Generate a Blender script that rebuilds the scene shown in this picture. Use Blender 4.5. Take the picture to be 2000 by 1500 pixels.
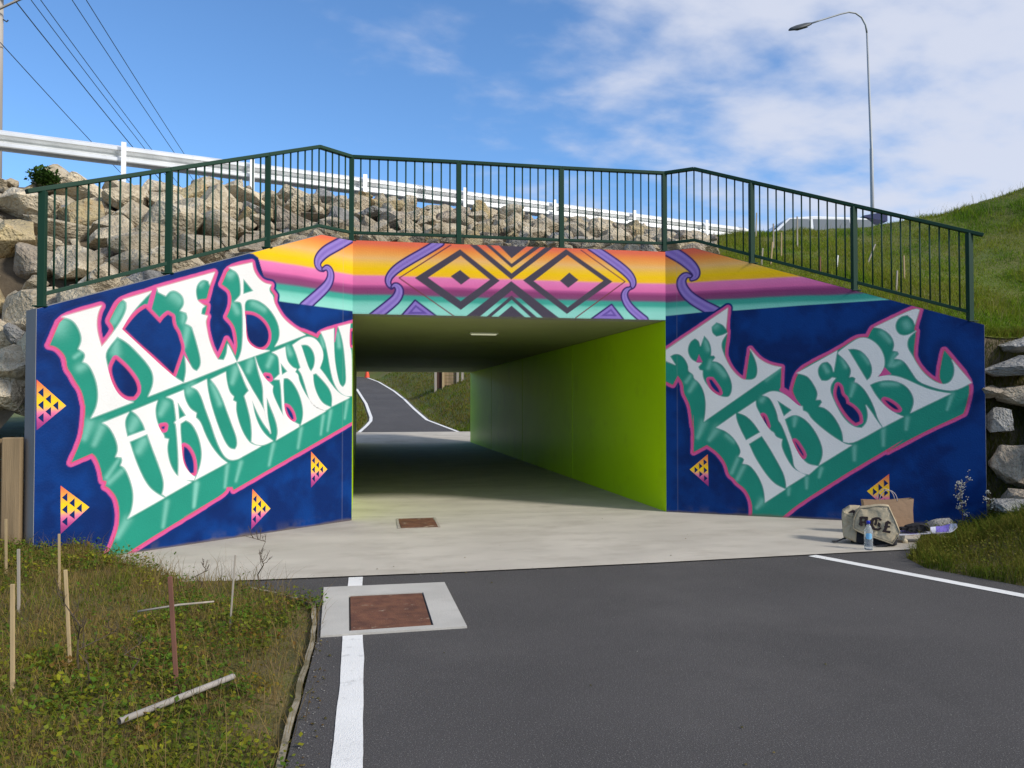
import bpy, bmesh, math, random
import numpy as np
from mathutils import Vector, Matrix, noise as mnoise
from mathutils.geometry import tessellate_polygon
R = math.radians
for o in list(bpy.data.objects): bpy.data.objects.remove(o)
scn = bpy.context.scene
COL = scn.collection
random.seed(7); rng = np.random.default_rng(7)

# ---------------------------------------------------------------- camera
cd = bpy.data.cameras.new('camera'); cam = bpy.data.objects.new('camera', cd); COL.objects.link(cam)
cam.location = (0, 0, 1.6); cam.rotation_euler = (R(90 + 1.32), 0, R(-10.85))
cd.sensor_width = 36; cd.lens = 28.08; cd.clip_start = 0.05; cd.clip_end = 3000
scn.camera = cam

# ---------------------------------------------------------------- sky and sun
SUN_EL, SUN_AZ = 33.0, 130.0          # degrees; azimuth from +Y towards +X
world = bpy.data.worlds.new('World'); scn.world = world; world.use_nodes = True
wn, wl = world.node_tree.nodes, world.node_tree.links
wn.clear()
def wnode(t, **k):
    n = wn.new(t)
    for a, b in k.items(): setattr(n, a, b)
    return n
def wmath(op, a, b=None, clamp=False):
    n = wnode('ShaderNodeMath', operation=op, use_clamp=clamp)
    for i, v in enumerate((a, b)):
        if v is None: continue
        if hasattr(v, 'is_output'): wl.new(v, n.inputs[i])
        else: n.inputs[i].default_value = v
    return n.outputs[0]
sky = wnode('ShaderNodeTexSky', sky_type='NISHITA', sun_disc=False)
sky.sun_elevation = R(SUN_EL); sky.sun_rotation = R(SUN_AZ)
sky.altitude = 600; sky.air_density = 1.0; sky.dust_density = 0.25; sky.ozone_density = 3.0
tc = wnode('ShaderNodeTexCoord'); sep = wnode('ShaderNodeSeparateXYZ'); wl.new(tc.outputs['Generated'], sep.inputs[0])
den = wmath('ADD', wmath('MAXIMUM', sep.outputs[2], 0.0), 0.22)
comb = wnode('ShaderNodeCombineXYZ')
wl.new(wmath('DIVIDE', sep.outputs[0], den), comb.inputs[0]); wl.new(wmath('DIVIDE', sep.outputs[1], den), comb.inputs[1])
mp = wnode('ShaderNodeMapping'); mp.inputs['Rotation'].default_value = (0, 0, R(-24)); mp.inputs['Scale'].default_value = (1.0, 1.25, 1)
wl.new(comb.outputs[0], mp.inputs[0])
n1 = wnode('ShaderNodeTexNoise'); n1.inputs['Scale'].default_value = 4.6; n1.inputs['Detail'].default_value = 7; n1.inputs['Roughness'].default_value = 0.52; n1.inputs['Distortion'].default_value = 0.1
n2 = wnode('ShaderNodeTexNoise'); n2.inputs['Scale'].default_value = 0.55; n2.inputs['Detail'].default_value = 3
wl.new(mp.outputs[0], n1.inputs['Vector']); wl.new(mp.outputs[0], n2.inputs['Vector'])
# a bank of cloud lies over the right-hand half of the sky and thins out to the left
az = wmath('SUBTRACT', wmath('MULTIPLY', sep.outputs[0], 0.93), wmath('MULTIPLY', sep.outputs[1], 0.37))
cover = wmath('ADD', wmath('MULTIPLY', az, 0.86), wmath('MULTIPLY', sep.outputs[2], 0.60))
base = wmath('ADD', wmath('ADD', wmath('MULTIPLY', n1.outputs[0], 1.05), wmath('MULTIPLY', n2.outputs[0], 0.34)), cover)
mr = wnode('ShaderNodeMapRange', interpolation_type='SMOOTHSTEP'); wl.new(base, mr.inputs[0])
mr.inputs[1].default_value = 0.70; mr.inputs[2].default_value = 1.22; mr.inputs[3].default_value = 0.0; mr.inputs[4].default_value = 0.92
tint = wnode('ShaderNodeMix', data_type='RGBA', blend_type='MULTIPLY'); tint.inputs[0].default_value = 1.0
wl.new(sky.outputs[0], tint.inputs[6]); tint.inputs[7].default_value = (0.92, 1.20, 1.42, 1)
mix = wnode('ShaderNodeMix', data_type='RGBA')
wl.new(mr.outputs[0], mix.inputs[0]); wl.new(tint.outputs[2], mix.inputs[6]); mix.inputs[7].default_value = (4.9, 5.2, 6.1, 1)
bg = wnode('ShaderNodeBackground'); bg.inputs['Strength'].default_value = 0.12
wl.new(mix.outputs[2], bg.inputs['Color'])
wo = wnode('ShaderNodeOutputWorld'); wl.new(bg.outputs[0], wo.inputs[0])

sd = bpy.data.lights.new('sun', 'SUN'); sd.energy = 3.2; sd.angle = R(9.0); sd.color = (1.0, 0.955, 0.88)
sun = bpy.data.objects.new('sun', sd); COL.objects.link(sun)
sdir = Vector((math.sin(R(SUN_AZ)) * math.cos(R(SUN_EL)), math.cos(R(SUN_AZ)) * math.cos(R(SUN_EL)), math.sin(R(SUN_EL))))
sun.rotation_euler = sdir.to_track_quat('Z', 'Y').to_euler(); sun.location = (20, -15, 25)

vs = scn.view_settings
vs.view_transform = 'Standard'; vs.look = 'None'; vs.gamma = 1; vs.use_curve_mapping = False; vs.exposure = 0.25

# ---------------------------------------------------------------- helpers
def lin(r, g, b):
    f = lambda c: (c / 255 / 12.92) if c <= 10 else ((c / 255 + 0.055) / 1.055) ** 2.4
    return (f(r), f(g), f(b))

def material(name, col, rough=0.8, var=0.0, scale=8.0, detail=4, col2=None, bump=0.0, bscale=None, metal=0.0, attr=None,
             stretch=None, spec=0.4, objrand=0.0, stain=None, stain_scale=1.0, stain_lo=0.55, stain_hi=0.75, speck=None, speck_scale=300, coord='Object', bdist=0.02):
    m = bpy.data.materials.new(name); m.use_nodes = True
    nt = m.node_tree; N, L = nt.nodes, nt.links
    bs = N['Principled BSDF']; bs.inputs['Roughness'].default_value = rough; bs.inputs['Metallic'].default_value = metal
    bs.inputs['Specular IOR Level'].default_value = spec
    tcn = N.new('ShaderNodeTexCoord'); vec = tcn.outputs[coord]
    if stretch:
        mpn = N.new('ShaderNodeMapping'); mpn.inputs['Scale'].default_value = stretch; L.new(vec, mpn.inputs[0]); svec = mpn.outputs[0]
    else: svec = vec
    def mixn(fac, a, b, bt='MIX'):
        x = N.new('ShaderNodeMix'); x.data_type = 'RGBA'; x.blend_type = bt
        for sock, v in ((x.inputs[0], fac), (x.inputs[6], a), (x.inputs[7], b)):
            if hasattr(v, 'is_output'): L.new(v, sock)
            elif isinstance(v, (int, float)): sock.default_value = v
            else: sock.default_value = (*v[:3], 1)
        return x.outputs[2]
    if attr:
        an = N.new('ShaderNodeAttribute'); an.attribute_name = attr; cur = an.outputs['Color']
    else:
        rgb = N.new('ShaderNodeRGB'); rgb.outputs[0].default_value = (*col, 1); cur = rgb.outputs[0]
    nz = N.new('ShaderNodeTexNoise'); nz.inputs['Scale'].default_value = scale; nz.inputs['Detail'].default_value = detail; L.new(svec, nz.inputs['Vector'])
    if col2 is not None:
        mrn = N.new('ShaderNodeMapRange'); L.new(nz.outputs[0], mrn.inputs[0]); mrn.inputs[1].default_value = 0.38; mrn.inputs[2].default_value = 0.62
        cur = mixn(mrn.outputs[0], cur, col2)
    if var:
        mrn = N.new('ShaderNodeMapRange'); nb = N.new('ShaderNodeTexNoise'); nb.inputs['Scale'].default_value = scale * 0.37; nb.inputs['Detail'].default_value = detail; L.new(svec, nb.inputs['Vector'])
        L.new(nb.outputs[0], mrn.inputs[0]); mrn.inputs[1].default_value = 0.3; mrn.inputs[2].default_value = 0.7
        mrn.inputs[3].default_value = 1 - var; mrn.inputs[4].default_value = 1 + var
        cm = N.new('ShaderNodeCombineColor'); [L.new(mrn.outputs[0], cm.inputs[i]) for i in range(3)]
        cur = mixn(1.0, cur, cm.outputs[0], 'MULTIPLY')
    if stain is not None:
        ns = N.new('ShaderNodeTexNoise'); ns.inputs['Scale'].default_value = stain_scale; ns.inputs['Detail'].default_value = 6; ns.inputs['Roughness'].default_value = 0.65; L.new(svec, ns.inputs['Vector'])
        ms = N.new('ShaderNodeMapRange'); L.new(ns.outputs[0], ms.inputs[0]); ms.inputs[1].default_value = stain_lo; ms.inputs[2].default_value = stain_hi
        cur = mixn(ms.outputs[0], cur, stain)
    if speck is not None:
        nv = N.new('ShaderNodeTexNoise'); nv.inputs['Scale'].default_value = speck_scale; nv.inputs['Detail'].default_value = 2; L.new(vec, nv.inputs['Vector'])
        ms = N.new('ShaderNodeMapRange'); L.new(nv.outputs[0], ms.inputs[0]); ms.inputs[1].default_value = 0.56; ms.inputs[2].default_value = 0.72
        cur = mixn(ms.outputs[0], cur, speck)
    if objrand:
        oi = N.new('ShaderNodeObjectInfo'); mo = N.new('ShaderNodeMapRange'); L.new(oi.outputs['Random'], mo.inputs[0]); mo.inputs[3].default_value = 1 - objrand; mo.inputs[4].default_value = 1 + objrand
        cm = N.new('ShaderNodeCombineColor'); [L.new(mo.outputs[0], cm.inputs[i]) for i in range(3)]
        cur = mixn(1.0, cur, cm.outputs[0], 'MULTIPLY')
    L.new(cur, bs.inputs['Base Color'])
    if bump:
        nbp = N.new('ShaderNodeTexNoise'); nbp.inputs['Scale'].default_value = bscale or scale * 4; nbp.inputs['Detail'].default_value = 5; L.new(svec, nbp.inputs['Vector'])
        bn = N.new('ShaderNodeBump'); bn.inputs['Strength'].default_value = min(1, bump); bn.inputs['Distance'].default_value = bdist; L.new(nbp.outputs[0], bn.inputs['Height'])
        L.new(bn.outputs[0], bs.inputs['Normal'])
    return m

def tag(o, label=None, cat=None, group=None, kind=None):
    if label: o['label'] = label
    if cat: o['category'] = cat
    if group: o['group'] = group
    if kind: o['kind'] = kind
    return o
def link(name, me, mat=None, parent=None, loc=None):
    o = bpy.data.objects.new(name, me); COL.objects.link(o)
    if mat is not None and me is not None and not me.materials: me.materials.append(mat)
    if loc is not None: o.location = loc
    if parent is not None: o.parent = parent
    return o
def empty(name, loc=(0, 0, 0), rz=0.0):
    o = bpy.data.objects.new(name, None); COL.objects.link(o); o.location = loc; o.rotation_euler = (0, 0, rz); o.empty_display_size = 0.1
    return o
def meshdata(name, verts, faces, smooth=False):
    me = bpy.data.meshes.new(name); me.from_pydata([tuple(v) for v in verts], [], faces); me.update()
    if smooth: me.polygons.foreach_set('use_smooth', [True] * len(me.polygons))
    return me
class MB:
    def __init__(s): s.v = []; s.f = []
    def add(s, V, Fc):
        n = len(s.v); s.v += [tuple(p) for p in V]; s.f += [tuple(i + n for i in f) for f in Fc]; return s
    def box(s, c, size, M=None):
        x, y, z = (k / 2 for k in size)
        V = [Vector((a, b, d)) for a in (-x, x) for b in (-y, y) for d in (-z, z)]
        if M is not None: V = [M @ v for v in V]
        V = [v + Vector(c) for v in V]
        return s.add(V, [(0, 1, 3, 2), (4, 6, 7, 5), (0, 4, 5, 1), (2, 3, 7, 6), (0, 2, 6, 4), (1, 5, 7, 3)])
    def hexa(s, b, t):      # bottom quad, top quad
        return s.add(list(b) + list(t), [(3, 2, 1, 0), (4, 5, 6, 7), (0, 1, 5, 4), (1, 2, 6, 5), (2, 3, 7, 6), (3, 0, 4, 7)])
    def bar(s, a, b, w, h, up=(0, 0, 1)):   # square bar from a to b
        a, b, up = Vector(a), Vector(b), Vector(up); d = (b - a).normalized()
        sx = d.cross(up); sx = sx.normalized() if sx.length > 1e-6 else Vector((1, 0, 0)); sy = sx.cross(d).normalized()
        q = lambda p: [p - sx * w / 2 - sy * h / 2, p + sx * w / 2 - sy * h / 2, p + sx * w / 2 + sy * h / 2, p - sx * w / 2 + sy * h / 2]
        return s.hexa(q(a), q(b))
    def tube(s, pts, r, n=8, cap=True):
        pts = [Vector(p) for p in pts]; rs = r if isinstance(r, (list, tuple)) else [r] * len(pts); base = len(s.v); prev = None
        for i, p in enumerate(pts):
            d = (pts[min(i + 1, len(pts) - 1)] - pts[max(i - 1, 0)]).normalized()
            if prev is None:
                ref = Vector((0, 0, 1)) if abs(d.z) < 0.9 else Vector((1, 0, 0)); a = d.cross(ref).normalized()
            else: a = (prev - d * prev.dot(d)).normalized()
            prev = a; b = d.cross(a)
            for k in range(n):
                t = 2 * math.pi * k / n; s.v.append(tuple(p + (a * math.cos(t) + b * math.sin(t)) * rs[i]))
        for i in range(len(pts) - 1):
            for k in range(n):
                k2 = (k + 1) % n; s.f.append((base + i * n + k, base + i * n + k2, base + (i + 1) * n + k2, base + (i + 1) * n + k))
        if cap: s.f.append(tuple(base + k for k in range(n))[::-1]); s.f.append(tuple(base + (len(pts) - 1) * n + k for k in range(n)))
        return s
    def lathe(s, prof, n=20, c=(0, 0, 0)):
        base = len(s.v)
        for (r, z) in prof:
            for k in range(n):
                t = 2 * math.pi * k / n; s.v.append((c[0] + r * math.cos(t), c[1] + r * math.sin(t), c[2] + z))
        for i in range(len(prof) - 1):
            for k in range(n):
                k2 = (k + 1) % n; s.f.append((base + i * n + k, base + i * n + k2, base + (i + 1) * n + k2, base + (i + 1) * n + k))
        return s
    def build(s, name, mat, parent=None, smooth=False, loc=None, bevel=0.0):
        o = link(name, meshdata(name, s.v, s.f, smooth), mat, parent, loc)
        if bevel:
            b = o.modifiers.new('bevel', 'BEVEL'); b.width = bevel; b.segments = 2; b.limit_method = 'ANGLE'; b.angle_limit = R(40)
        return o
def sheet(name, pts, z, mat, parent=None, kind=None):    # flat n-gon sheet
    tri = tessellate_polygon([[Vector((p[0], p[1], 0)) for p in pts]])
    fs = []
    for t in tri:
        a, b, c = (Vector((pts[i][0], pts[i][1], 0)) for i in t)
        fs.append(t if (b - a).cross(c - a).z > 0 else t[::-1])
    o = link(name, meshdata(name, [(p[0], p[1], z(p[0], p[1]) if callable(z) else z) for p in pts], fs), mat, parent)
    if kind: o['kind'] = kind
    return o
def pts_inside(P, poly):
    x, y = P[:, 0], P[:, 1]; ins = np.zeros(len(P), bool); n = len(poly)
    for i in range(n):
        x1, y1 = poly[i]; x2, y2 = poly[(i + 1) % n]
        if y1 == y2: continue
        c = ((y1 > y) != (y2 > y)) & (x < (x2 - x1) * (y - y1) / (y2 - y1) + x1); ins ^= c
    return ins
_perm = np.random.default_rng(3).random((257, 257)).astype(np.float32)
def vnoise(x, y, oct=3):
    out = 0; amp = 1; tot = 0
    for k in range(oct):
        xi = np.floor(x).astype(int); yi = np.floor(y).astype(int); fx = x - xi; fy = y - yi
        fx = fx * fx * (3 - 2 * fx); fy = fy * fy * (3 - 2 * fy)
        g = lambda a, b: _perm[a % 256, b % 256]
        v = (g(xi, yi) * (1 - fx) + g(xi + 1, yi) * fx) * (1 - fy) + (g(xi, yi + 1) * (1 - fx) + g(xi + 1, yi + 1) * fx) * fy
        out = out + v * amp; tot += amp; amp *= 0.5; x = x * 2.03 + 17.1; y = y * 2.03 + 9.7
    return out / tot
def sm(a, b, x): t = np.clip((x - a) / (b - a), 0, 1); return t * t * (3 - 2 * t)

# ---------------------------------------------------------------- materials
M = {}
M['concrete'] = material('concrete_broomed', (0.45, 0.41, 0.345), 0.85, var=0.10, scale=2.6, stretch=(1.0, 1.7, 1.0), bump=0.15, bscale=60, stain=(0.335, 0.30, 0.245), stain_scale=1.2, stain_lo=0.48, stain_hi=0.78)
M['slab'] = material('concrete_pale', (0.43, 0.41, 0.37), 0.85, var=0.12, scale=5.0, bump=0.15, bscale=60, stain=(0.36, 0.34, 0.30), stain_scale=3, stain_lo=0.55, stain_hi=0.8)
M['wallgrey'] = material('concrete_wall', (0.30, 0.29, 0.29), 0.85, var=0.15, scale=2.0, bump=0.12, bscale=40)
M['soffit'] = material('soffit_bounce_tint', (0.33, 0.33, 0.19), 0.7, var=0.08, scale=1.5)  # grey concrete soffit; green bounce off the lime walls mixed into its colour
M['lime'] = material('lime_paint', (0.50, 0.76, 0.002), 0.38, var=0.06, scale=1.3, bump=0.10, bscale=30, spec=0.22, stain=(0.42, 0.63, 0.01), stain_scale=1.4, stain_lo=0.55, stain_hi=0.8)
M['asphalt'] = material('asphalt', (0.064, 0.059, 0.057), 0.85, var=0.12, scale=2.2, bump=0.5, bscale=150, speck=(0.18, 0.172, 0.165), speck_scale=120, stain=(0.088, 0.081, 0.077), stain_scale=0.55, stain_lo=0.5, stain_hi=0.75, spec=0.3)
M['linepaint'] = material('road_paint', (0.74, 0.73, 0.70), 0.7, var=0.05, scale=6, bump=0.35, bscale=140, stain=(0.42, 0.41, 0.39), stain_scale=9, stain_lo=0.57, stain_hi=0.78)
M['rust'] = material('rusty_steel', (0.155, 0.062, 0.032), 0.85, col2=(0.10, 0.038, 0.022), scale=9, var=0.2, bump=0.3, bscale=90, stain=(0.42, 0.34, 0.24), stain_scale=6, stain_lo=0.6, stain_hi=0.72)
M['greensteel'] = material('green_powdercoat', (0.007, 0.038, 0.022), 0.55, var=0.06, scale=3, spec=0.22)
M['galv'] = material('galvanised_steel', (0.78, 0.79, 0.79), 0.38, var=0.14, scale=5, metal=0.5, bump=0.04, bscale=12)
M['galvpost'] = material('galvanised_post', (0.80, 0.80, 0.80), 0.5, var=0.08, scale=6, metal=0.3)
M['soil'] = material('rocky_soil', (0.085, 0.065, 0.042), 0.95, var=0.3, scale=3, col2=(0.13, 0.10, 0.065), bump=0.8, bscale=20)
M['verge'] = material('verge_soil', (0.125, 0.092, 0.035), 0.95, var=0.3, scale=4, col2=(0.085, 0.080, 0.018), bump=0.9, bscale=30)
M['turf'] = material('turf', (0.085, 0.110, 0.016), 0.95, var=0.25, scale=1.1, col2=(0.115, 0.115, 0.024), bump=0.9, bscale=25)
M['grass'] = material('grass_blades', (0.1, 0.1, 0.1), 0.8, attr='tint', spec=0.06)
_nt = M['grass'].node_tree; _tr = _nt.nodes.new('ShaderNodeBsdfTranslucent'); _mx = _nt.nodes.new('ShaderNodeMixShader'); _mx.inputs[0].default_value = 0.42
_nt.links.new(_nt.nodes['Principled BSDF'].inputs['Base Color'].links[0].from_socket, _tr.inputs[0]); _nt.links.new(_nt.nodes['Principled BSDF'].outputs[0], _mx.inputs[1]); _nt.links.new(_tr.outputs[0], _mx.inputs[2]); _nt.links.new(_mx.outputs[0], _nt.nodes['Material Output'].inputs[0])
M['wood'] = material('stake_wood', (0.38, 0.28, 0.15), 0.8, var=0.2, scale=10, stretch=(6, 6, 0.6), objrand=0.2)
M['greywood'] = material('weathered_wood', (0.33, 0.29, 0.24), 0.85, var=0.25, scale=8, stretch=(6, 6, 0.5))
M['brownwood'] = material('brown_stake', (0.17, 0.075, 0.05), 0.8, var=0.2, scale=8)
M['timber'] = material('treated_timber', (0.24, 0.17, 0.095), 0.85, var=0.3, scale=5, stretch=(5, 5, 0.4), bump=0.2)
def rockmat(name, c1, c2, st):
    return material(name, c1, 0.9, var=0.32, scale=3.2, detail=7, col2=c2, bump=1.0, bscale=9, bdist=0.07, objrand=0.18, stain=st, stain_scale=2.4, stain_lo=0.52, stain_hi=0.72, speck=tuple(k * 0.45 for k in c1), speck_scale=38)
M['rock_tan'] = rockmat('rock_tan', (0.58, 0.49, 0.35), (0.45, 0.375, 0.265), (0.61, 0.56, 0.46))
M['rock_ochre'] = rockmat('rock_ochre', (0.50, 0.40, 0.22), (0.40, 0.33, 0.21), (0.44, 0.27, 0.10))
M['rock_grey'] = rockmat('rock_grey', (0.36, 0.35, 0.33), (0.25, 0.245, 0.24), (0.42, 0.38, 0.31))
M['rock_brown'] = rockmat('rock_brown', (0.42, 0.35, 0.265), (0.29, 0.24, 0.185), (0.46, 0.41, 0.33))
M['paint'] = material('mural_paint', (1, 1, 1), 0.5, attr='paint', var=0.035, scale=9, spec=0.10, bump=0.16, bscale=55)
M['whitepaint'] = material('mural_white', (0.71, 0.705, 0.69), 0.55, var=0.035, scale=5, spec=0.15, bump=0.16, bscale=55)

# ---------------------------------------------------------------- ground sheets
def path_line_x(y): return 4.68 + (7.6 - y) * 0.38
def verge_l(x, y):
    t = np.clip((-0.40 - x) / 3.6, 0, 1)
    return -0.03 + 0.28 * t ** 1.25 * np.clip((y - 1.5) / 6.5, 0, 1.1) + 0.05 * np.clip(t * 12, 0, 1) * (vnoise(x * 1.7 + 40, y * 1.7 + 40) - 0.35)
RB = [(-4.0, 9.45), (0.0, 7.95), (5.6, 5.83), (6.86, 5.36), (7.35, 5.52), (7.8, 6.02), (8.45, 6.62), (9.3, 7.3)]   # (y, x) right edge of paving
def right_edge(y): return np.interp(y, [a for a, b in RB], [b for a, b in RB])
def verge_r(x, y):
    d = np.clip(x - right_edge(y), 0, 9)
    return -0.03 + 0.40 * sm(0, 2.1, d) + 0.55 * sm(1.0, 3.5, d) * sm(6.2, 8.8, y) + 0.13 * np.clip(d * 4, 0, 1) * (vnoise(x * 1.9 + 5, y * 1.9 + 5) - 0.4)
def grid_surface(name, xs, ys, fz, mat, keep=None, kind='structure', smooth=True):
    X, Y = np.meshgrid(xs, ys); Zv = fz(X, Y); V = np.stack([X, Y, Zv], -1).reshape(-1, 3); nx = len(xs); Fc = []
    cx = (X[:-1, :-1] + X[1:, 1:]) / 2; cy = (Y[:-1, :-1] + Y[1:, 1:]) / 2
    kk = keep(cx, cy) if keep else np.ones_like(cx, bool)
    for j in range(len(ys) - 1):
        for i in range(nx - 1):
            if kk[j, i]: a = j * nx + i; Fc.append((a, a + 1, a + nx + 1, a + nx))
    return tag(link(name, meshdata(name, V, Fc, smooth), mat), kind=kind)

gv = [(-900, -900, -0.12), (900, -900, -0.12), (900, 900, -0.12), (-900, 900, -0.12)]
tag(link('ground', meshdata('ground', gv, [(0, 1, 2, 3)]), M['turf']), kind='structure')
edge_l = [(-0.38, -4), (-0.35, 0), (-0.33, 2.0), (-0.31, 3.7), (-0.29, 4.7), (-0.27, 5.6), (-0.31, 6.55), (-0.62, 6.98), (-1.05, 7.40)]
ap = edge_l + [(-2.6, 7.52)] + [(-2.6, 8.1), (6.2, 8.1)] + [(right_edge(y) + 0.02, y) for y in (7.8, 7.35, 6.86, 5.6, 3, 0, -4)]
sheet('asphalt_path', ap, 0.0, M['asphalt'], kind='structure')
# concrete apron with the tunnel floor behind it, cast in bays
PL, PR, PY, FY = -0.09, 4.39, 11.0, 32.0
af = MB()
apron = [(-3.3, 8.5), (-2.6, 7.72), (-1.7, 7.50), (1.0, 7.49), (2.9, 7.55), (4.6, 7.65), (5.95, 7.72), (6.2, 8.05), (6.7, 8.6), (7.4, 9.3), (4.6, 11.3), (-0.3, 11.3)]
sheet('concrete_apron', apron, 0.012, M['concrete'], kind='structure')
for k in range(5):
    y0 = 11.0 + k * 5.2 if k else 11.3; y1 = 11.0 + (k + 1) * 5.2
    if k == 4: y0, y1 = 31.8, 35.15
    z0 = 0.012; z1 = 0.012 if k < 4 else 0.31
    tag(link('tunnel_floor', meshdata('tunnel_floor', [(PL - 0.1, y0 + 0.008, z0), (PR + (0.1 if k < 4 else 0.6), y0 + 0.008, z0), (PR + (0.1 if k < 4 else 0.6), y1, z1), (PL - 0.1, y1, z1)], [(0, 1, 2, 3)]), M['concrete']), kind='structure')
def rough_strip(name, pts, w, z, jit=0.006, step=0.07):
    V, Fc = [], []; P = [Vector((p[0], p[1], 0)) for p in pts]; out = []
    for a, b in zip(P[:-1], P[1:]):
        n = max(1, int((b - a).length / step)); out += [a.lerp(b, i / n) for i in range(n)]
    out.append(P[-1]); q = random.uniform(0, 50)
    for i, p in enumerate(out):
        d = (out[min(i + 1, len(out) - 1)] - out[max(i - 1, 0)]).normalized(); s = Vector((d.y, -d.x, 0)); k = w / 2
        e = [jit * (mnoise.noise(Vector((i * step * 2.2, q + 9 * m, 0))) + 0.3 * mnoise.noise(Vector((i * step * 14, q + 9 * m, 3)))) for m in (0, 1)]
        zz = z(p.x, p.y) if callable(z) else z
        V += [(*(p - s * (k + e[0]))[:2], zz), (*(p + s * (k + e[1]))[:2], zz)]
    for i in range(len(out) - 1): a = 2 * i; Fc.append((a, a + 1, a + 3, a + 2))
    o = link(name, meshdata(name, V, Fc), M['linepaint']); o['kind'] = 'structure'; return o
rough_strip('painted_line', [(-0.05, -2), (-0.045, 3.6), (-0.035, 4.6), (-0.03, 5.1), (-0.035, 5.62)], 0.135, 0.0045)
rough_strip('painted_line', [(-0.025, 7.09), (-0.02, 7.475)], 0.125, 0.0045, 0.003)
rough_strip('painted_line', [(4.65, 7.63), (5.40, 5.72), (6.6, 2.6), (8.4, -2.0)], 0.13, 0.0045)

# verges
gl = grid_surface('left_verge', np.arange(-9.2, -0.2, 0.12), np.arange(-3, 9.0, 0.12), verge_l, M['verge'],
    keep=lambda x, y: (x < np.where(y < 7.45, np.interp(y, [p[1] for p in edge_l], [p[0] for p in edge_l]) - 0.01, -1.45 - (y - 7.45) * 0.98)) & (y < 8.75))
gr_ = grid_surface('right_verge', np.arange(5.1, 16, 0.12), np.arange(-3, 9.4, 0.12), verge_r, M['verge'],
    keep=lambda x, y: (x > right_edge(y) - 0.06) & ~((y > 8.85) & (x < 8.0)))

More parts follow.
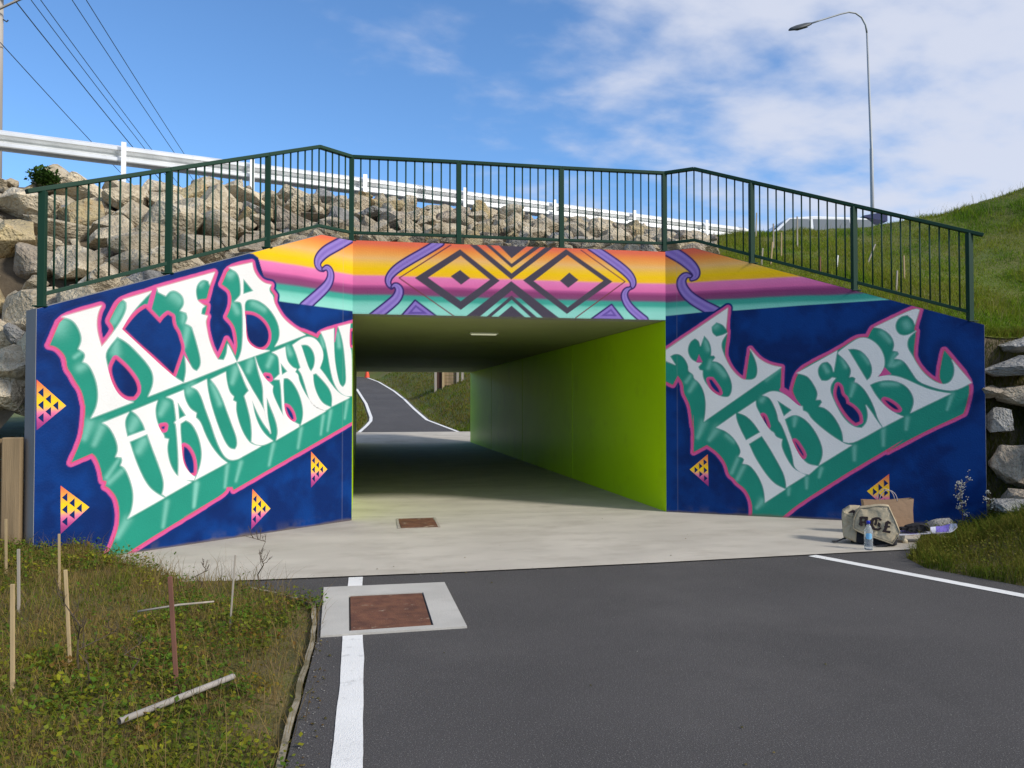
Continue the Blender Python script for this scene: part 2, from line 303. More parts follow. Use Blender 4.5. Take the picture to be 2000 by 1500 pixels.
# ---------------------------------------------------------------- mural shapes, in millimetres along and up each wall
MURAL_L={'sil':[(3696,2444),(3320,2590),(3348,2529),(3365,2439),(3360,2339),(3337,2240),(3313,2168),(3260,2232),(3186,2341),(3197,2395),(3235,2441),(3207,2503),(3151,2624),(3098,2681),(2785,2803),(2728,2839),(2049,3100),(2109,2922),(2143,2784),(2229,2769),(2259,2754),(2221,2720),(2137,2705),(2147,2650),(2167,2592),(2133,2587),(2149,2523),(2145,2453),(2114,2315),(2055,2177),(1997,2097),(1954,2167),(1884,2336),(1828,2253),(1770,2150),(1744,2265),(1761,2409),(1798,2515),(1890,2601),(1844,2692),(1825,2809),(1850,2915),(1957,2971),(1923,3044),(1865,3178),(1557,3278),(1536,3187),(1471,3099),(1384,3049),(1283,3043),(1297,2984),(1234,2915),(1246,2830),(1197,2751),(1125,2658),(1024,2582),(876,2508),(743,2485),(578,2433),(530,2516),(39,2661),(-57,2690),(-65,1361),(10,1332),(1780,572),(1800,610),(1869,612),(1889,546),(2389,329),(2143,431),(2942,65),(3159,-69),(3246,-55),(3235,18),(3180,124),(3125,269),(3107,394),(3115,523),(3148,628),(3218,716),(3255,738),(3244,788),(3283,801),(3307,931),(3355,1049),(3394,1080),(3592,1000),(3491,1239),(3472,1412),(3465,1548),(3465,1548),(3497,1709),(3569,1819),(3599,1880),(3643,1940),(3653,2037),(3688,2096),(3751,2148),(3806,2159),(3748,2311)],'holes':[[(3074,2370),(3008,2468),(2930,2560),(2853,2615),(2692,2464),(2651,2524),(2602,2566),(2557,2545),(2544,2444),(2489,2373),(2464,2293),(2435,2210),(2470,2102),(2535,1912),(2736,2090),(2926,2239)],[(3164,2052),(3213,1954),(3187,1840),(3128,1726),(3051,1660),(2973,1660),(2927,1715),(2941,1806),(3001,1896),(3080,1984)],[(1635,2652),(1535,2654),(1432,2610),(1345,2527),(1310,2424),(1335,2317),(1412,2261),(1498,2271),(1599,2346),(1625,2477)],[(2402,1112),(2358,1089),(2306,1005),(2280,907),(2282,810),(2326,806),(2378,899),(2408,1010)],[(1062,1549),(1016,1533),(961,1463),(942,1394),(969,1386),(1025,1449)],[(2666,1337),(2625,1343),(2631,1309),(2659,1310)],[(1358,1926),(1305,1920),(1288,1891),(1340,1897)],[(21,2559),(-47,2581),(-48,2364),(20,2377)]],'pinkst':[[(2758,2825,24),(2817,2610,29)],[(2427,2186,16),(2345,2031,7)],[(272,2615,20),(304,2401,7)]],'letters':{'K':([[(3692,2447),(3320,2592),(3350,2529),(3365,2439),(3360,2339),(3334,2240),(3311,2168),(3260,2232),(3174,2352),(3099,2474),(3055,2581),(3059,2652),(3094,2678),(2785,2803),(2852,2732),(2944,2624),(3021,2519),(3104,2368),(2539,1886),(2416,1820),(2813,1666),(2760,1783),(2759,1903),(2817,2007),(2925,2121),(3044,2232),(3154,2287),(3280,2116),(3257,2003),(3229,1890),(3192,1782),(3128,1675),(3037,1617),(2979,1604),(3404,1442),(3351,1547),(3334,1673),(3354,1811),(3404,1935),(3447,1996),(3491,2009),(3468,2064),(3480,2107),(3535,2138),(3503,2217),(3516,2303),(3564,2392),(3617,2434)]],[]),'I':([[(2728,2839),(2049,3100),(2109,2950),(2125,2991),(2193,3004),(2256,2954),(2282,2875),(2271,2785),(2248,2739),(2168,2697),(2202,2673),(2212,2602),(2133,2588),(2158,2530),(2145,2453),(2114,2315),(2055,2177),(1997,2094),(1922,2090),(1883,2164),(1873,2279),(1852,2252),(1795,2153),(1753,2078),(2382,1828),(2409,1821),(2381,1954),(2400,2112),(2345,2031),(2308,1971),(2256,1951),(2207,2016),(2212,2113),(2266,2291),(2312,2427),(2327,2457),(2394,2483),(2369,2547),(2391,2603),(2460,2619),(2410,2695),(2430,2789),(2517,2842),(2588,2827),(2632,2768),(2716,2800)]],[]),'A':([[(1860,3179),(1557,3278),(1539,3187),(1471,3099),(1384,3049),(1288,3042),(1318,2997),(1305,2945),(1261,2912),(1246,2830),(1197,2751),(1125,2658),(1024,2582),(876,2508),(772,2463),(1224,2290),(1168,2373),(1156,2480),(1187,2592),(1268,2707),(1373,2795),(1486,2841),(1604,2839),(1656,2790),(1652,2680),(1634,2564),(1629,2374),(1582,2296),(1480,2242),(1308,2233),(1748,2076),(1694,2180),(1674,2327),(1676,2634),(1689,2765),(1719,2794),(1781,2792),(1736,2840),(1700,2884),(1718,3069),(1763,3143),(1828,3164)]],[[(1675,3074),(1674,2886),(1534,2940)]]),'H':([[(3288,1389),(3023,1494),(3061,1430),(3064,1353),(3036,1238),(2843,1302),(2864,1368),(2925,1464),(2987,1509),(2715,1617),(2737,1544),(2733,1451),(2708,1364),(2666,1283),(2637,1242),(2630,1209),(2584,1196),(2601,1114),(2590,1019),(2564,924),(2521,840),(2470,780),(2405,744),(2310,709),(2610,571),(2649,602),(2631,661),(2632,754),(2682,904),(2753,1081),(2822,1262),(3013,1186),(2966,1039),(2912,899),(2851,771),(2789,680),(2714,615),(2626,561),(3017,384),(2979,457),(2961,572),(2968,676),(3002,795),(3055,915),(3101,943),(3082,993),(3095,1026),(3152,1036),(3128,1098),(3141,1188),(3187,1292),(3238,1363)]],[]),'A.1':([[(2607,1658),(2415,1734),(2400,1639),(2340,1529),(2259,1480),(2265,1429),(2208,1379),(2146,1224),(2060,1081),(1959,963),(1871,898),(2268,728),(2217,838),(2186,961),(2190,1087),(2236,1241),(2312,1367),(2385,1403),(2448,1366),(2450,1298),(2435,1147),(2415,956),(2378,871),(2318,799),(2266,761),(2281,727),(2398,734),(2466,780),(2464,877),(2465,986),(2482,1204),(2498,1360),(2516,1378),(2494,1401),(2522,1611),(2550,1641)]],[[(2483,1604),(2465,1414),(2383,1453)]]),'U':([[(2316,1775),(2137,1861),(2125,1756),(2088,1602),(2025,1418),(1961,1261),(1897,1131),(1833,1056),(1765,1046),(1733,1095),(1746,1197),(1803,1328),(1869,1487),(1933,1645),(2005,1779),(2083,1863),(1897,1953),(1885,1846),(1847,1717),(1790,1667),(1801,1624),(1757,1602),(1760,1501),(1723,1370),(1664,1238),(1589,1133),(1521,1089),(1416,1070),(1670,959),(1719,935),(1808,923),(1880,951),(1943,1033),(2007,1163),(2086,1377),(2149,1532),(2195,1658),(2249,1748)]],[]),'M':([[(1745,2062),(1712,2031),(1561,1779),(1424,1587),(1363,1483),(1300,1317),(1279,1223),(1387,1349),(1474,1484),(1551,1639),(1569,1705),(1636,1821),(1695,1951)],[(1647,1675),(1618,1595),(1558,1396),(1540,1234),(1547,1129),(1488,1092),(1385,1078),(1250,1128),(1352,1199),(1439,1305),(1508,1454),(1546,1639),(1569,1749),(1611,1719)],[(1505,2149),(1462,2033),(1375,1901),(1252,1798),(1265,1723),(1179,1557),(1070,1388),(997,1325),(857,1295),(1197,1138),(1173,1238),(1204,1375),(1285,1542),(1342,1662),(1333,1437),(1282,1226),(1362,1438),(1390,1617),(1391,1796),(1461,1973)]],[]),'A.2':([[(1264,2213),(1080,2288),(1057,2123),(965,2035),(906,2021),(928,1982),(881,1952),(871,1882),(804,1758),(718,1642),(611,1547),(443,1487),(833,1313),(798,1415),(803,1540),(860,1711),(954,1849),(1038,1909),(1099,1900),(1106,1831),(1093,1633),(1080,1495),(1015,1387),(858,1316),(885,1292),(978,1291),(1060,1342),(1106,1450),(1120,1587),(1136,1800),(1155,1883),(1235,1882),(1155,1949),(1166,2134),(1193,2186)]],[[(1144,2089),(1123,1938),(1042,1986)]]),'R':([[(967,2320),(819,2418),(704,2445),(588,2408),(498,2285),(488,2174),(546,2043),(466,1966),(345,1823),(201,1703),(43,1666),(345,1548),(334,1662),(375,1774),(486,1885),(604,1978),(653,1961),(642,1834),(583,1692),(494,1581),(367,1536),(443,1493),(552,1505),(660,1565),(718,1660),(767,1801),(825,1956),(876,2014),(844,2041),(873,2110),(911,2217)]],[[(841,2330),(742,2344),(655,2277),(615,2168),(634,2056),(682,1995),(721,2038),(779,2177)]]),'U.1':([[(530,2516),(319,2576),(318,2408),(307,2181),(268,1988),(218,1834),(160,1802),(102,1860),(115,2058),(142,2304),(185,2482),(244,2606),(39,2661),(53,2524),(52,2358),(11,2277),(8,1688),(117,1682),(242,1752),(321,1872),(371,2033),(412,2225),(459,2400)]],[])},'tris':[[(3920,1821),(3647,1567),(3913,1331)],[(3689,780),(3412,540),(3683,303)],[(1529,565),(1275,304),(1541,83)],[(675,972),(414,727),(671,508)]],'scroll':[[(-15,3863,60),(69,3810,63),(283,3684,68),(459,3580,67),(568,3475,59),(594,3396,45),(559,3343,31),(497,3330,15)],[(497,3339,15),(434,3376,32),(378,3335,44),(369,3246,49),(424,3137,56),(549,3021,61),(672,2920,62),(793,2814,67)]],'navytop':[(1541,3387),(1473,3352),(1367,3066),(1180,2852),(8,2835),(-67,2833)],'bands':[3803,3645,3513,3434,3348,3308,3196,3143,3071,3044,2946,2840],'hl':[[(3737,2349,109),(3681,2414,73)],[(3524,1944,49),(3429,2009,50)],[(3572,2053,24),(3478,2132,24)],[(3087,2630,52),(3187,2441,51)],[(3160,2276,39),(3171,2122,64)],[(2534,2792,82),(2462,2745,82)],[(2417,2585,41),(2416,2502,41)],[(2371,2437,48),(2413,2228,34)],[(3468,1238,37),(3422,1386,62)],[(3371,1172,32),(3287,1370,51)],[(3244,826,31),(3120,1008,23)],[(3218,773,32),(3055,915,32)],[(3124,205,38),(3024,372,51)],[(2634,248,24),(2595,510,34)],[(2278,424,22),(2251,698,30)],[(2944,1415,65),(2995,1312,52)],[(2862,1191,65),(2914,1088,52)],[(2620,1584,54),(2675,1477,40)],[(2273,442,22),(2246,674,35)],[(1892,617,22),(1863,872,31)],[(1749,677,22),(1686,890,32)],[(1297,837,23),(1237,1090,33)],[(874,1028,24),(829,1275,34)],[(520,1188,22),(483,1426,32)],[(411,1233,22),(363,1489,33)],[(126,1389,23),(85,1619,33)],[(2359,1726,55),(2301,1782,55)],[(2060,1814,42),(1964,1588,42)],[(1808,1833,36),(1761,1993,58)],[(2223,2937,42),(2193,2969,35)],[(1851,3096,58),(1803,3131,43)],[(1800,2754,43),(1751,2671,44)],[(1536,2794,52),(1382,2734,45)],[(1003,2213,46),(1040,2273,46)],[(1596,1979,44),(1564,2098,59)],[(1324,2047,38),(1272,2155,45)],[(489,2334,40),(509,2445,40)],[(247,2511,41),(225,2349,40)]]}
MURAL_R={'sil':[(-125,2274),(-9,2359),(881,2941),(859,2649),(879,2591),(833,2295),(856,2212),(911,2088),(998,1980),(1084,1917),(1119,1916),(1165,2231),(1188,2353),(1251,2262),(1336,2179),(1459,2115),(1597,2090),(1587,1785),(1686,1715),(1828,1552),(1739,1747),(1747,1803),(1806,2007),(1956,2121),(2319,2304),(2547,2461),(2626,2475),(2698,2470),(2747,2579),(2782,2606),(3260,2842),(3320,2817),(3263,2594),(3257,2554),(3277,2534),(3242,2239),(3258,2166),(3312,2053),(3411,1939),(3511,1866),(3581,1825),(3542,1913),(3543,1985),(3578,2192),(3603,2279),(3690,2158),(3910,1851),(3822,1468),(3794,1444),(3346,1210),(2922,952),(3109,1107),(2434,656),(1809,212),(1633,51),(1475,-85),(1170,-102),(1197,67),(1193,173),(1157,294),(1092,398),(996,463),(952,528),(880,575),(856,697),(792,819),(684,925),(580,990),(393,884),(402,1154),(388,1420),(381,1261),(349,1545),(295,1662),(256,1737),(247,1880),(174,1986),(101,1851),(-16,1912),(-126,1934)],'holes':[[(613,1926),(653,1926),(749,1793),(765,1735),(717,1752),(645,1827)],[(1348,1418),(1370,1403),(1412,1274),(1405,1259),(1369,1319)],[(1762,1068),(1797,1038),(1880,890),(1873,860),(1810,949)],[(2320,1835),(2350,1810),(2364,1702),(2418,1652),(2425,1586),(2508,1536),(2583,1438),(2590,1347),(2536,1322),(2461,1388),(2371,1519),(2288,1702)],[(2892,1635),(2943,1619),(3031,1554),(3060,1505),(3016,1505),(2928,1578)]],'pinkpoly':[[(476,2286),(435,2170),(525,2177)],[(2896,2067),(2976,1973),(2820,1942)],[(1587,1780),(1835,1563),(1693,1707)]],'pinkst':[[(1595,1775,26),(1693,1715,35),(1828,1560,16)]],'letters':{'E':([[(-9,2356),(881,2938),(854,2650),(811,2709),(723,2745),(653,2681),(657,2590),(721,2535),(802,2552),(870,2583),(802,2486),(785,2404),(809,2312),(848,2212),(911,2088),(998,1980),(1084,1918),(1124,1916),(1210,1912),(1273,1960),(1284,2082),(1251,2213),(1185,2348),(1251,2262),(1336,2179),(1459,2115),(1594,2085),(545,1332),(566,1462),(571,1628),(539,1777),(474,1894),(405,1942),(396,2004),(352,2033),(324,2060),(327,2130),(278,2232),(204,2301),(120,2306),(61,2270),(136,2147),(-10,2204)]],[[(354,2482),(420,2522),(477,2487),(497,2411),(551,2560),(624,2474),(656,2357),(647,2271),(688,2270),(707,2237),(671,2191),(736,2181),(816,2122),(895,1989),(938,1857),(933,1759),(901,1685),(853,1669),(765,1685),(652,1760),(572,1860),(524,1961),(524,2052),(483,2064),(464,2111),(508,2161),(443,2170),(361,2222),(320,2306),(315,2390)]]),'H':([[(716,1243),(980,1436),(987,1362),(1031,1239),(1118,1064),(1310,1182),(1223,1318),(1121,1417),(1017,1454),(1251,1616),(1254,1547),(1297,1456),(1348,1365),(1441,1206),(1491,1184),(1512,1124),(1570,1098),(1598,1087),(1583,1004),(1625,885),(1696,751),(1766,671),(1906,608),(1650,430),(1644,524),(1609,643),(1524,807),(1425,986),(1331,1136),(1155,1019),(1220,860),(1307,710),(1407,561),(1508,459),(1633,404),(1369,212),(1362,348),(1327,483),(1248,632),(1160,729),(1072,742),(1094,796),(1072,826),(1021,840),(1051,902),(1029,978),(955,1100),(851,1191),(761,1228)]],[]),'A':([[(1350,1700),(1445,1753),(1546,1752),(1660,1699),(1759,1608),(1818,1556),(1864,1544),(1871,1488),(1934,1459),(1968,1384),(2106,1252),(2243,1142),(2336,1080),(2412,1037),(2481,1025),(2075,747),(2124,866),(2121,1000),(2050,1177),(1940,1339),(1814,1428),(1729,1428),(1633,1367),(1699,1157),(1782,948),(1852,830),(1935,750),(2061,731),(1941,616),(1836,635),(1752,715),(1742,827),(1711,962),(1649,1156),(1586,1314),(1554,1344),(1536,1457),(1487,1585),(1430,1677)]],[[(1538,1631),(1730,1495),(1622,1404)]]),'E.1':([[(1801,2002),(2316,2298),(2303,2235),(2267,2019),(2245,2102),(2191,2154),(2121,2146),(2065,2072),(2068,1971),(2111,1895),(2189,1886),(2251,1936),(2289,1927),(2235,1852),(2219,1769),(2241,1686),(2324,1486),(2415,1346),(2521,1264),(2611,1257),(2672,1323),(2693,1438),(2667,1561),(2719,1488),(2785,1374),(2855,1271),(2496,1045),(2382,1069),(2375,1188),(2323,1320),(2247,1444),(2154,1527),(2084,1544),(2119,1602),(2101,1639),(2046,1636),(2070,1720),(2032,1821),(1954,1947),(1883,1982)]],[]),'R':([[(2334,2287),(2539,2437),(2623,2471),(2728,2443),(2832,2347),(2890,2214),(2896,2092),(2858,1994),(2805,1938),(2932,1964),(3093,1930),(3238,1855),(3381,1782),(3523,1738),(3664,1713),(3202,1465),(3245,1586),(3233,1691),(3165,1809),(3049,1881),(2916,1901),(2797,1877),(2712,1835),(2781,1692),(2883,1562),(3015,1456),(3110,1412),(2869,1273),(2807,1382),(2779,1504),(2720,1652),(2646,1783),(2572,1858),(2529,1875),(2542,1924),(2504,1949),(2469,1941),(2490,2016),(2475,2074),(2407,2183),(2326,2259)]],[[(2447,2318),(2530,2324),(2621,2291),(2710,2185),(2754,2045),(2727,1930),(2678,1890),(2574,2081)]]),'I':([[(2782,2602),(3255,2832),(3316,2814),(3263,2626),(3239,2692),(3175,2751),(3094,2738),(3035,2667),(3026,2578),(3062,2503),(3128,2474),(3201,2491),(3271,2534),(3193,2467),(3163,2387),(3177,2297),(3227,2215),(3270,2118),(3355,1980),(3468,1874),(3581,1825),(3666,1856),(3713,1951),(3717,2062),(3690,2145),(3903,1854),(3721,1748),(3566,1765),(3410,1819),(3289,1879),(3225,1989),(3153,2117),(3096,2169),(3022,2179),(3071,2238),(3056,2273),(3001,2285),(3020,2366),(2996,2456),(2930,2540),(2856,2587)]],[])},'tris':[[(592,861),(337,635),(602,403)],[(2936,655),(2666,418),(2941,154)]],'scroll':[[(-18,3860,81),(73,3803,80),(236,3697,76),(361,3588,73),(441,3484,58),(440,3411,40),(378,3378,22)],[(360,3425,18),(289,3447,40),(225,3368,59),(243,3258,66),(341,3126,69),(500,3010,72),(711,2893,75)]],'navytop':[(-22,2858),(588,2898),(988,2899),(1856,2933),(2878,2959)],'bands':[3805,3695,3584,3501,3382,3345,3235,3198,3115,3088,2977,2867],'hl':[[(293,1896,34),(376,2012,30)],[(342,1762,33),(442,1928,50)],[(575,2476,50),(607,2358,42)],[(706,2688,58),(722,2704,58)],[(639,2192,33),(606,2092,34)],[(703,2141,49),(831,1990,50)],[(454,1096,33),(536,1312,59)],[(616,1065,33),(730,1232,66)],[(858,1135,41),(953,1054,41)],[(1333,1627,41),(1364,1676,40)],[(1758,1276,22),(1774,1419,48)],[(1582,2077,33),(1396,1918,33)],[(2963,2091,32),(3038,2268,36)],[(3007,2090,32),(3110,2153,41)],[(2878,2534,49),(2966,2417,40)],[(3159,2638,57),(3173,2605,57)],[(2479,1685,23),(2526,1850,41)],[(2871,1847,41),(3048,1846,40)],[(2636,2261,41),(2710,2128,32)],[(3627,1507,19),(3685,1713,32)],[(3145,1247,23),(3161,1392,33)],[(2871,1032,23),(2873,1260,33)],[(2517,828,23),(2518,1009,33)],[(2144,2104,34),(2190,2020,33)],[(2377,2200,33),(2421,2083,33)],[(922,607,31),(1013,824,31)],[(996,517,31),(1101,735,38)],[(1678,330,21),(1679,420,30)],[(1912,429,21),(1913,578,30)],[(2073,584,20),(2102,703,30)],[(1259,131,30),(1332,225,53)]]}
MURAL_M={'dark':[([(1463,3728),(2022,3307),(1474,2884),(838,3310)],[[(1473,3640),(1885,3317),(1474,3004),(1016,3320)]]),([(1464,3440),(1604,3332),(1478,3236),(1334,3348)],[]),([(2984,3785),(3671,3341),(2994,2859),(2357,3321)],[[(3002,3703),(3536,3349),(3006,2953),(2511,3314)]]),([(3031,3452),(3164,3350),(3013,3234),(2893,3331)],[]),([(1595,3797),(2187,3328),(2806,3813),(2687,3809),(2192,3414),(1696,3801)],[]),([(1819,3806),(2192,3494),(2612,3806),(2516,3803),(2192,3550),(1884,3808)],[]),([(2001,3812),(2192,3629),(2419,3814)],[]),([(2187,3304),(1546,2795),(1532,2780),(1726,2784),(2192,3172),(2656,2788),(2888,2793)],[]),([(2192,3102),(1834,2794),(1899,2795),(2192,3045),(2478,2792),(2567,2794)],[]),([(2192,2958),(1994,2790),(2397,2790)],[])],'lines':[[(1333,3783,9),(625,3304,8),(1381,2794,8)],[(3202,3781,8),(3863,3347,8),(3121,2806,8)]],'scroll':[[(1185,3815,53),(1148,3790,54),(983,3683,53),(765,3551,55),(593,3435,53),(503,3341,44),(472,3267,35),(484,3204,25),(522,3166,13)],[(531,3178,12),(571,3211,27),(621,3171,44),(630,3107,53),(594,3024,59),(504,2940,62),(370,2828,63),(281,2753,65)],[(3354,3833,52),(3427,3789,53),(3611,3677,57),(3783,3564,59),(3913,3461,57),(3981,3368,47),(3987,3297,33),(3956,3260,17)],[(3943,3254,12),(3881,3228,31),(3846,3156,43),(3868,3068,47),(3942,2962,53),(4054,2870,54),(4153,2794,57)]],'chev':[[(843,2998),(649,2770),(1141,2780)],[(3658,3006),(3364,2797),(3830,2800)]],'bands':[3798,3684,3565,3485,3339,3312,3199,3166,3080,3053,2960,2808]}

# ---------------------------------------------------------------- the painted underpass
def chaikin(P, it=2, lim=50):
    P = [np.array(p[:2], float) for p in P]
    for _ in range(it):
        Q = []; n = len(P)
        for i in range(n):
            a, b, c = P[i - 1], P[i], P[(i + 1) % n]
            d1, d2 = b - a, c - b; l1, l2 = np.hypot(*d1), np.hypot(*d2)
            ang = 0 if l1 < 1e-6 or l2 < 1e-6 else math.degrees(math.acos(max(-1, min(1, float(d1 @ d2) / (l1 * l2)))))
            if ang > lim or ang < 3: Q.append(b)
            else: k = 0.25; Q += [b - d1 * k, b + d2 * k]
        P = Q
    return P
def poly_dist(U, V, poly, pad=0.12, closed=True):
    """signed distance (negative inside) to a polygon in metres; far points get +pad"""
    P = np.array(poly, np.float32); lo, hi = P.min(0) - pad, P.max(0) + pad
    D = np.full(U.shape, pad, np.float32); m = (U >= lo[0]) & (U <= hi[0]) & (V >= lo[1]) & (V <= hi[1])
    u, v = U[m].astype(np.float32), V[m].astype(np.float32); best = np.full(u.shape, 1e9, np.float32); ins = np.zeros(u.shape, bool); n = len(P)
    for i in range(n):
        x1, y1 = P[i]; x2, y2 = P[(i + 1) % n]; dx, dy = x2 - x1, y2 - y1; L2 = dx * dx + dy * dy
        if L2 < 1e-12: continue
        t = np.clip(((u - x1) * dx + (v - y1) * dy) / L2, 0, 1); best = np.minimum(best, (u - x1 - t * dx) ** 2 + (v - y1 - t * dy) ** 2)
        if y1 != y2: ins ^= ((y1 > v) != (y2 > v)) & (u < dx * (v - y1) / dy + x1)
    d = np.sqrt(best); D[m] = np.where(ins, -d, d); return D
def stroke_dist(U, V, st):
    """distance to a tapering stroke divided by its radius, and its raw distance minus radius"""
    st = np.array(st, np.float32) / 1000; q = np.full(U.shape, 9.0, np.float32); dr = np.full(U.shape, 9.0, np.float32)
    rm = st[:, 2].max() * 2.5 + 0.05; lo, hi = st[:, :2].min(0) - rm, st[:, :2].max(0) + rm
    m = (U >= lo[0]) & (U <= hi[0]) & (V >= lo[1]) & (V <= hi[1]); u, v = U[m], V[m]; qq = np.full(u.shape, 9.0); dd = np.full(u.shape, 9.0); sg = np.zeros(u.shape)
    for (x1, y1, r1), (x2, y2, r2) in zip(st[:-1], st[1:]):
        dx, dy = x2 - x1, y2 - y1; L2 = max(dx * dx + dy * dy, 1e-9)
        t = np.clip(((u - x1) * dx + (v - y1) * dy) / L2, 0, 1); r = r1 + (r2 - r1) * t
        d = np.hypot(u - x1 - t * dx, v - y1 - t * dy); better = d / r < qq
        sg = np.where(better, np.sign(dx * (v - y1) - dy * (u - x1)), sg); qq = np.minimum(qq, d / r); dd = np.minimum(dd, d - r)
    q[m] = qq; dr[m] = dd; S = np.zeros(U.shape, np.float32); S[m] = sg
    return q, dr, S
def smooth_open(st, it=2):
    st = [np.array(p, float) for p in st]
    for _ in range(it):
        Q = [st[0]]
        for a, b in zip(st[:-1], st[1:]): Q += [a * 0.75 + b * 0.25, a * 0.25 + b * 0.75]
        st = Q + [st[-1]]
    return st
K_ = 1 / 1.02
pc = lambda r, g, b: np.array(lin(r, g, b)) * K_
TEAL, TEAL_L, PINK, RED, NAVY, NAVY_D, HALO = pc(36, 136, 116), pc(128, 192, 176), pc(202, 84, 142), pc(208, 70, 84), pc(8, 54, 120), pc(8, 38, 94), pc(10, 42, 104)
BANDS = [(2.78, (148, 216, 202)), (2.90, (142, 212, 197)), (2.965, (118, 200, 183)), (3.00, (66, 163, 146)), (3.05, (60, 156, 142)), (3.068, (100, 110, 125)), (3.085, (128, 72, 110)), (3.15, (140, 62, 112)),
         (3.185, (176, 84, 140)), (3.21, (222, 110, 168)), (3.315, (230, 128, 182)), (3.345, (246, 190, 40)), (3.42, (246, 200, 12)), (3.485, (244, 196, 60)), (3.56, (236, 184, 112)), (3.62, (240, 166, 84)), (3.69, (238, 142, 70)), (3.76, (228, 112, 82)), (3.86, (226, 100, 80))]
def paint_wall(U, V, data, navy, seed):
    sh = U.shape; C = np.zeros(sh + (3,), np.float32)
    def lay(mask, col): C[...] = C * (1 - mask[..., None]) + np.asarray(col, np.float32) * mask[..., None]
    wob = (vnoise(U * 1.3 + seed, V * 1.3) - 0.5) * 0.03
    zs = np.array([b[0] for b in BANDS]); cs = np.array([pc(*b[1]) for b in BANDS])
    vv = V + wob
    for c in range(3): C[..., c] = np.interp(vv, zs, cs[:, c]) * 0.90
    purple, pl, pdk = pc(134, 112, 186), pc(160, 140, 206), pc(52, 38, 98)
    for st in data['scroll']:
        st = smooth_open(st); q, dr, sgn = stroke_dist(U, V, st)
        off = np.where(sgn > 0, 0.004, 0.014)
        lay(1 - sm(0.010, 0.022, dr + 0.0 * off), pdk); lay(1 - sm(-0.012, -0.002, dr), purple)
        lay((1 - sm(0.05, 0.30, q)) * 0.45, pc(112, 90, 168)); lay(sm(0.3, 0.5, q) * (1 - sm(0.55, 0.8, q)) * 0.35, pl)
    if 'chev' in data:
        for ch in data['chev']:
            p = [(a / 1000, b / 1000) for a, b in ch]; d = poly_dist(U, V, p); lay(1 - sm(0, 0.012, d - 0.012), pdk); lay(1 - sm(-0.012, 0.0, d), purple)
            for k in (0.055, 0.11): lay((1 - sm(0.008, 0.020, np.abs(d + k))) * 0.8, pc(86, 66, 142))
    dk = pc(71, 65, 78)
    for outer, holes in data.get('dark', []):
        d = poly_dist(U, V, [(a / 1000, b / 1000) for a, b in outer])
        for h in holes: d = np.maximum(d, -poly_dist(U, V, [(a / 1000, b / 1000) for a, b in h], pad=0.5))
        lay(1 - sm(-0.004, 0.006, d), dk)
    for st in data.get('lines', []):
        q, dr, _ = stroke_dist(U, V, st); lay(1 - sm(-0.004, 0.004, dr), pc(112, 58, 68))
    if navy is None:
        lay((1 - sm(0.0, 0.03, V - 2.80)) * 0.25, pc(90, 90, 70)); return C
    navy = sorted(navy); nt = np.interp(U, [p[0] / 1000 for p in navy], [p[1] / 1000 for p in navy])
    n1_ = vnoise(U * 2.6 + seed, V * 2.6 + 3, 4); n2_ = vnoise(U * 9 + 7 + seed, V * 9, 3)
    mott = sm(0.30, 0.66, n1_ * 0.75 + n2_ * 0.25); nv = NAVY_D * (1 - mott[..., None]) + NAVY * mott[..., None]
    nm = 1 - sm(-0.006, 0.008, V - nt); C[...] = C * (1 - nm[..., None]) + nv * nm[..., None]
    sil = [(p[0], p[1]) for p in chaikin([(a / 1000, b / 1000) for a, b in data['sil']])]
    d = poly_dist(U, V, sil, pad=0.5); wobp = (vnoise(U * 14, V * 14 + seed, 2) - 0.5) * 0.007
    dn = 1 - sm(0.0, 0.18, d - 0.035)                       # darker sprayed shadow round the lettering
    lay(dn * (d > 0) * nm * 0.65, NAVY_D * 0.72)
    lay((1 - sm(0.066, 0.078, d)), HALO); lay(1 - sm(0.040, 0.050, d + wobp), PINK); lay(1 - sm(0.006, 0.022, d + wobp), RED * 0.6 + PINK * 0.4)
    inside = 1 - sm(-0.005, 0.004, d)
    tl = TEAL * (0.93 + 0.12 * vnoise(U * 3 + 11, V * 3 + seed)[..., None])
    C[...] = C * (1 - inside[..., None]) + tl * inside[..., None]
    for st in data['hl']:
        st = [(a, b, r * 1.5) for a, b, r in st]; q, dr, _ = stroke_dist(U, V, smooth_open(st, 1)); lay(np.exp(-(q / 0.62) ** 2) * inside * 0.62, TEAL_L)
    for outs, hls in data['letters'].values():          # soft overspray round each white letter
        for o_ in outs:
            dd = poly_dist(U, V, [(p[0], p[1]) for p in chaikin([(a / 1000, b / 1000) for a, b in o_])], pad=0.06)
            for h in hls: dd = np.maximum(dd, -poly_dist(U, V, [(p[0], p[1]) for p in chaikin([(a / 1000, b / 1000) for a, b in h])], pad=0.5))
            lay(np.exp(-(np.maximum(dd, 0) / 0.010) ** 2) * 0.55 * (dd < 0.05), pc(205, 224, 218)); lay(np.exp(-((dd - 0.020) / 0.010) ** 2) * 0.35 * inside * (dd < 0.05), TEAL * 0.72)
    for st in data.get('pinkst', []):
        q, dr, _ = stroke_dist(U, V, st); lay(1 - sm(-0.005, 0.005, dr), PINK)
    for p in data.get('pinkpoly', []):
        dd = poly_dist(U, V, [(a / 1000, b / 1000) for a, b in p]); lay(1 - sm(-0.004, 0.006, dd), PINK)
    for h in data['holes']:
        hp = [(p[0], p[1]) for p in chaikin([(a / 1000, b / 1000) for a, b in h])]; dd = poly_dist(U, V, hp)
        lay(1 - sm(0.034, 0.044, dd), PINK); lay(1 - sm(0.0, 0.018, np.abs(dd - 0.012)), RED * 0.5 + PINK * 0.5)
        ih = 1 - sm(-0.006, 0.006, dd); C[...] = C * (1 - ih[..., None]) + (nv * 0.85) * ih[..., None]
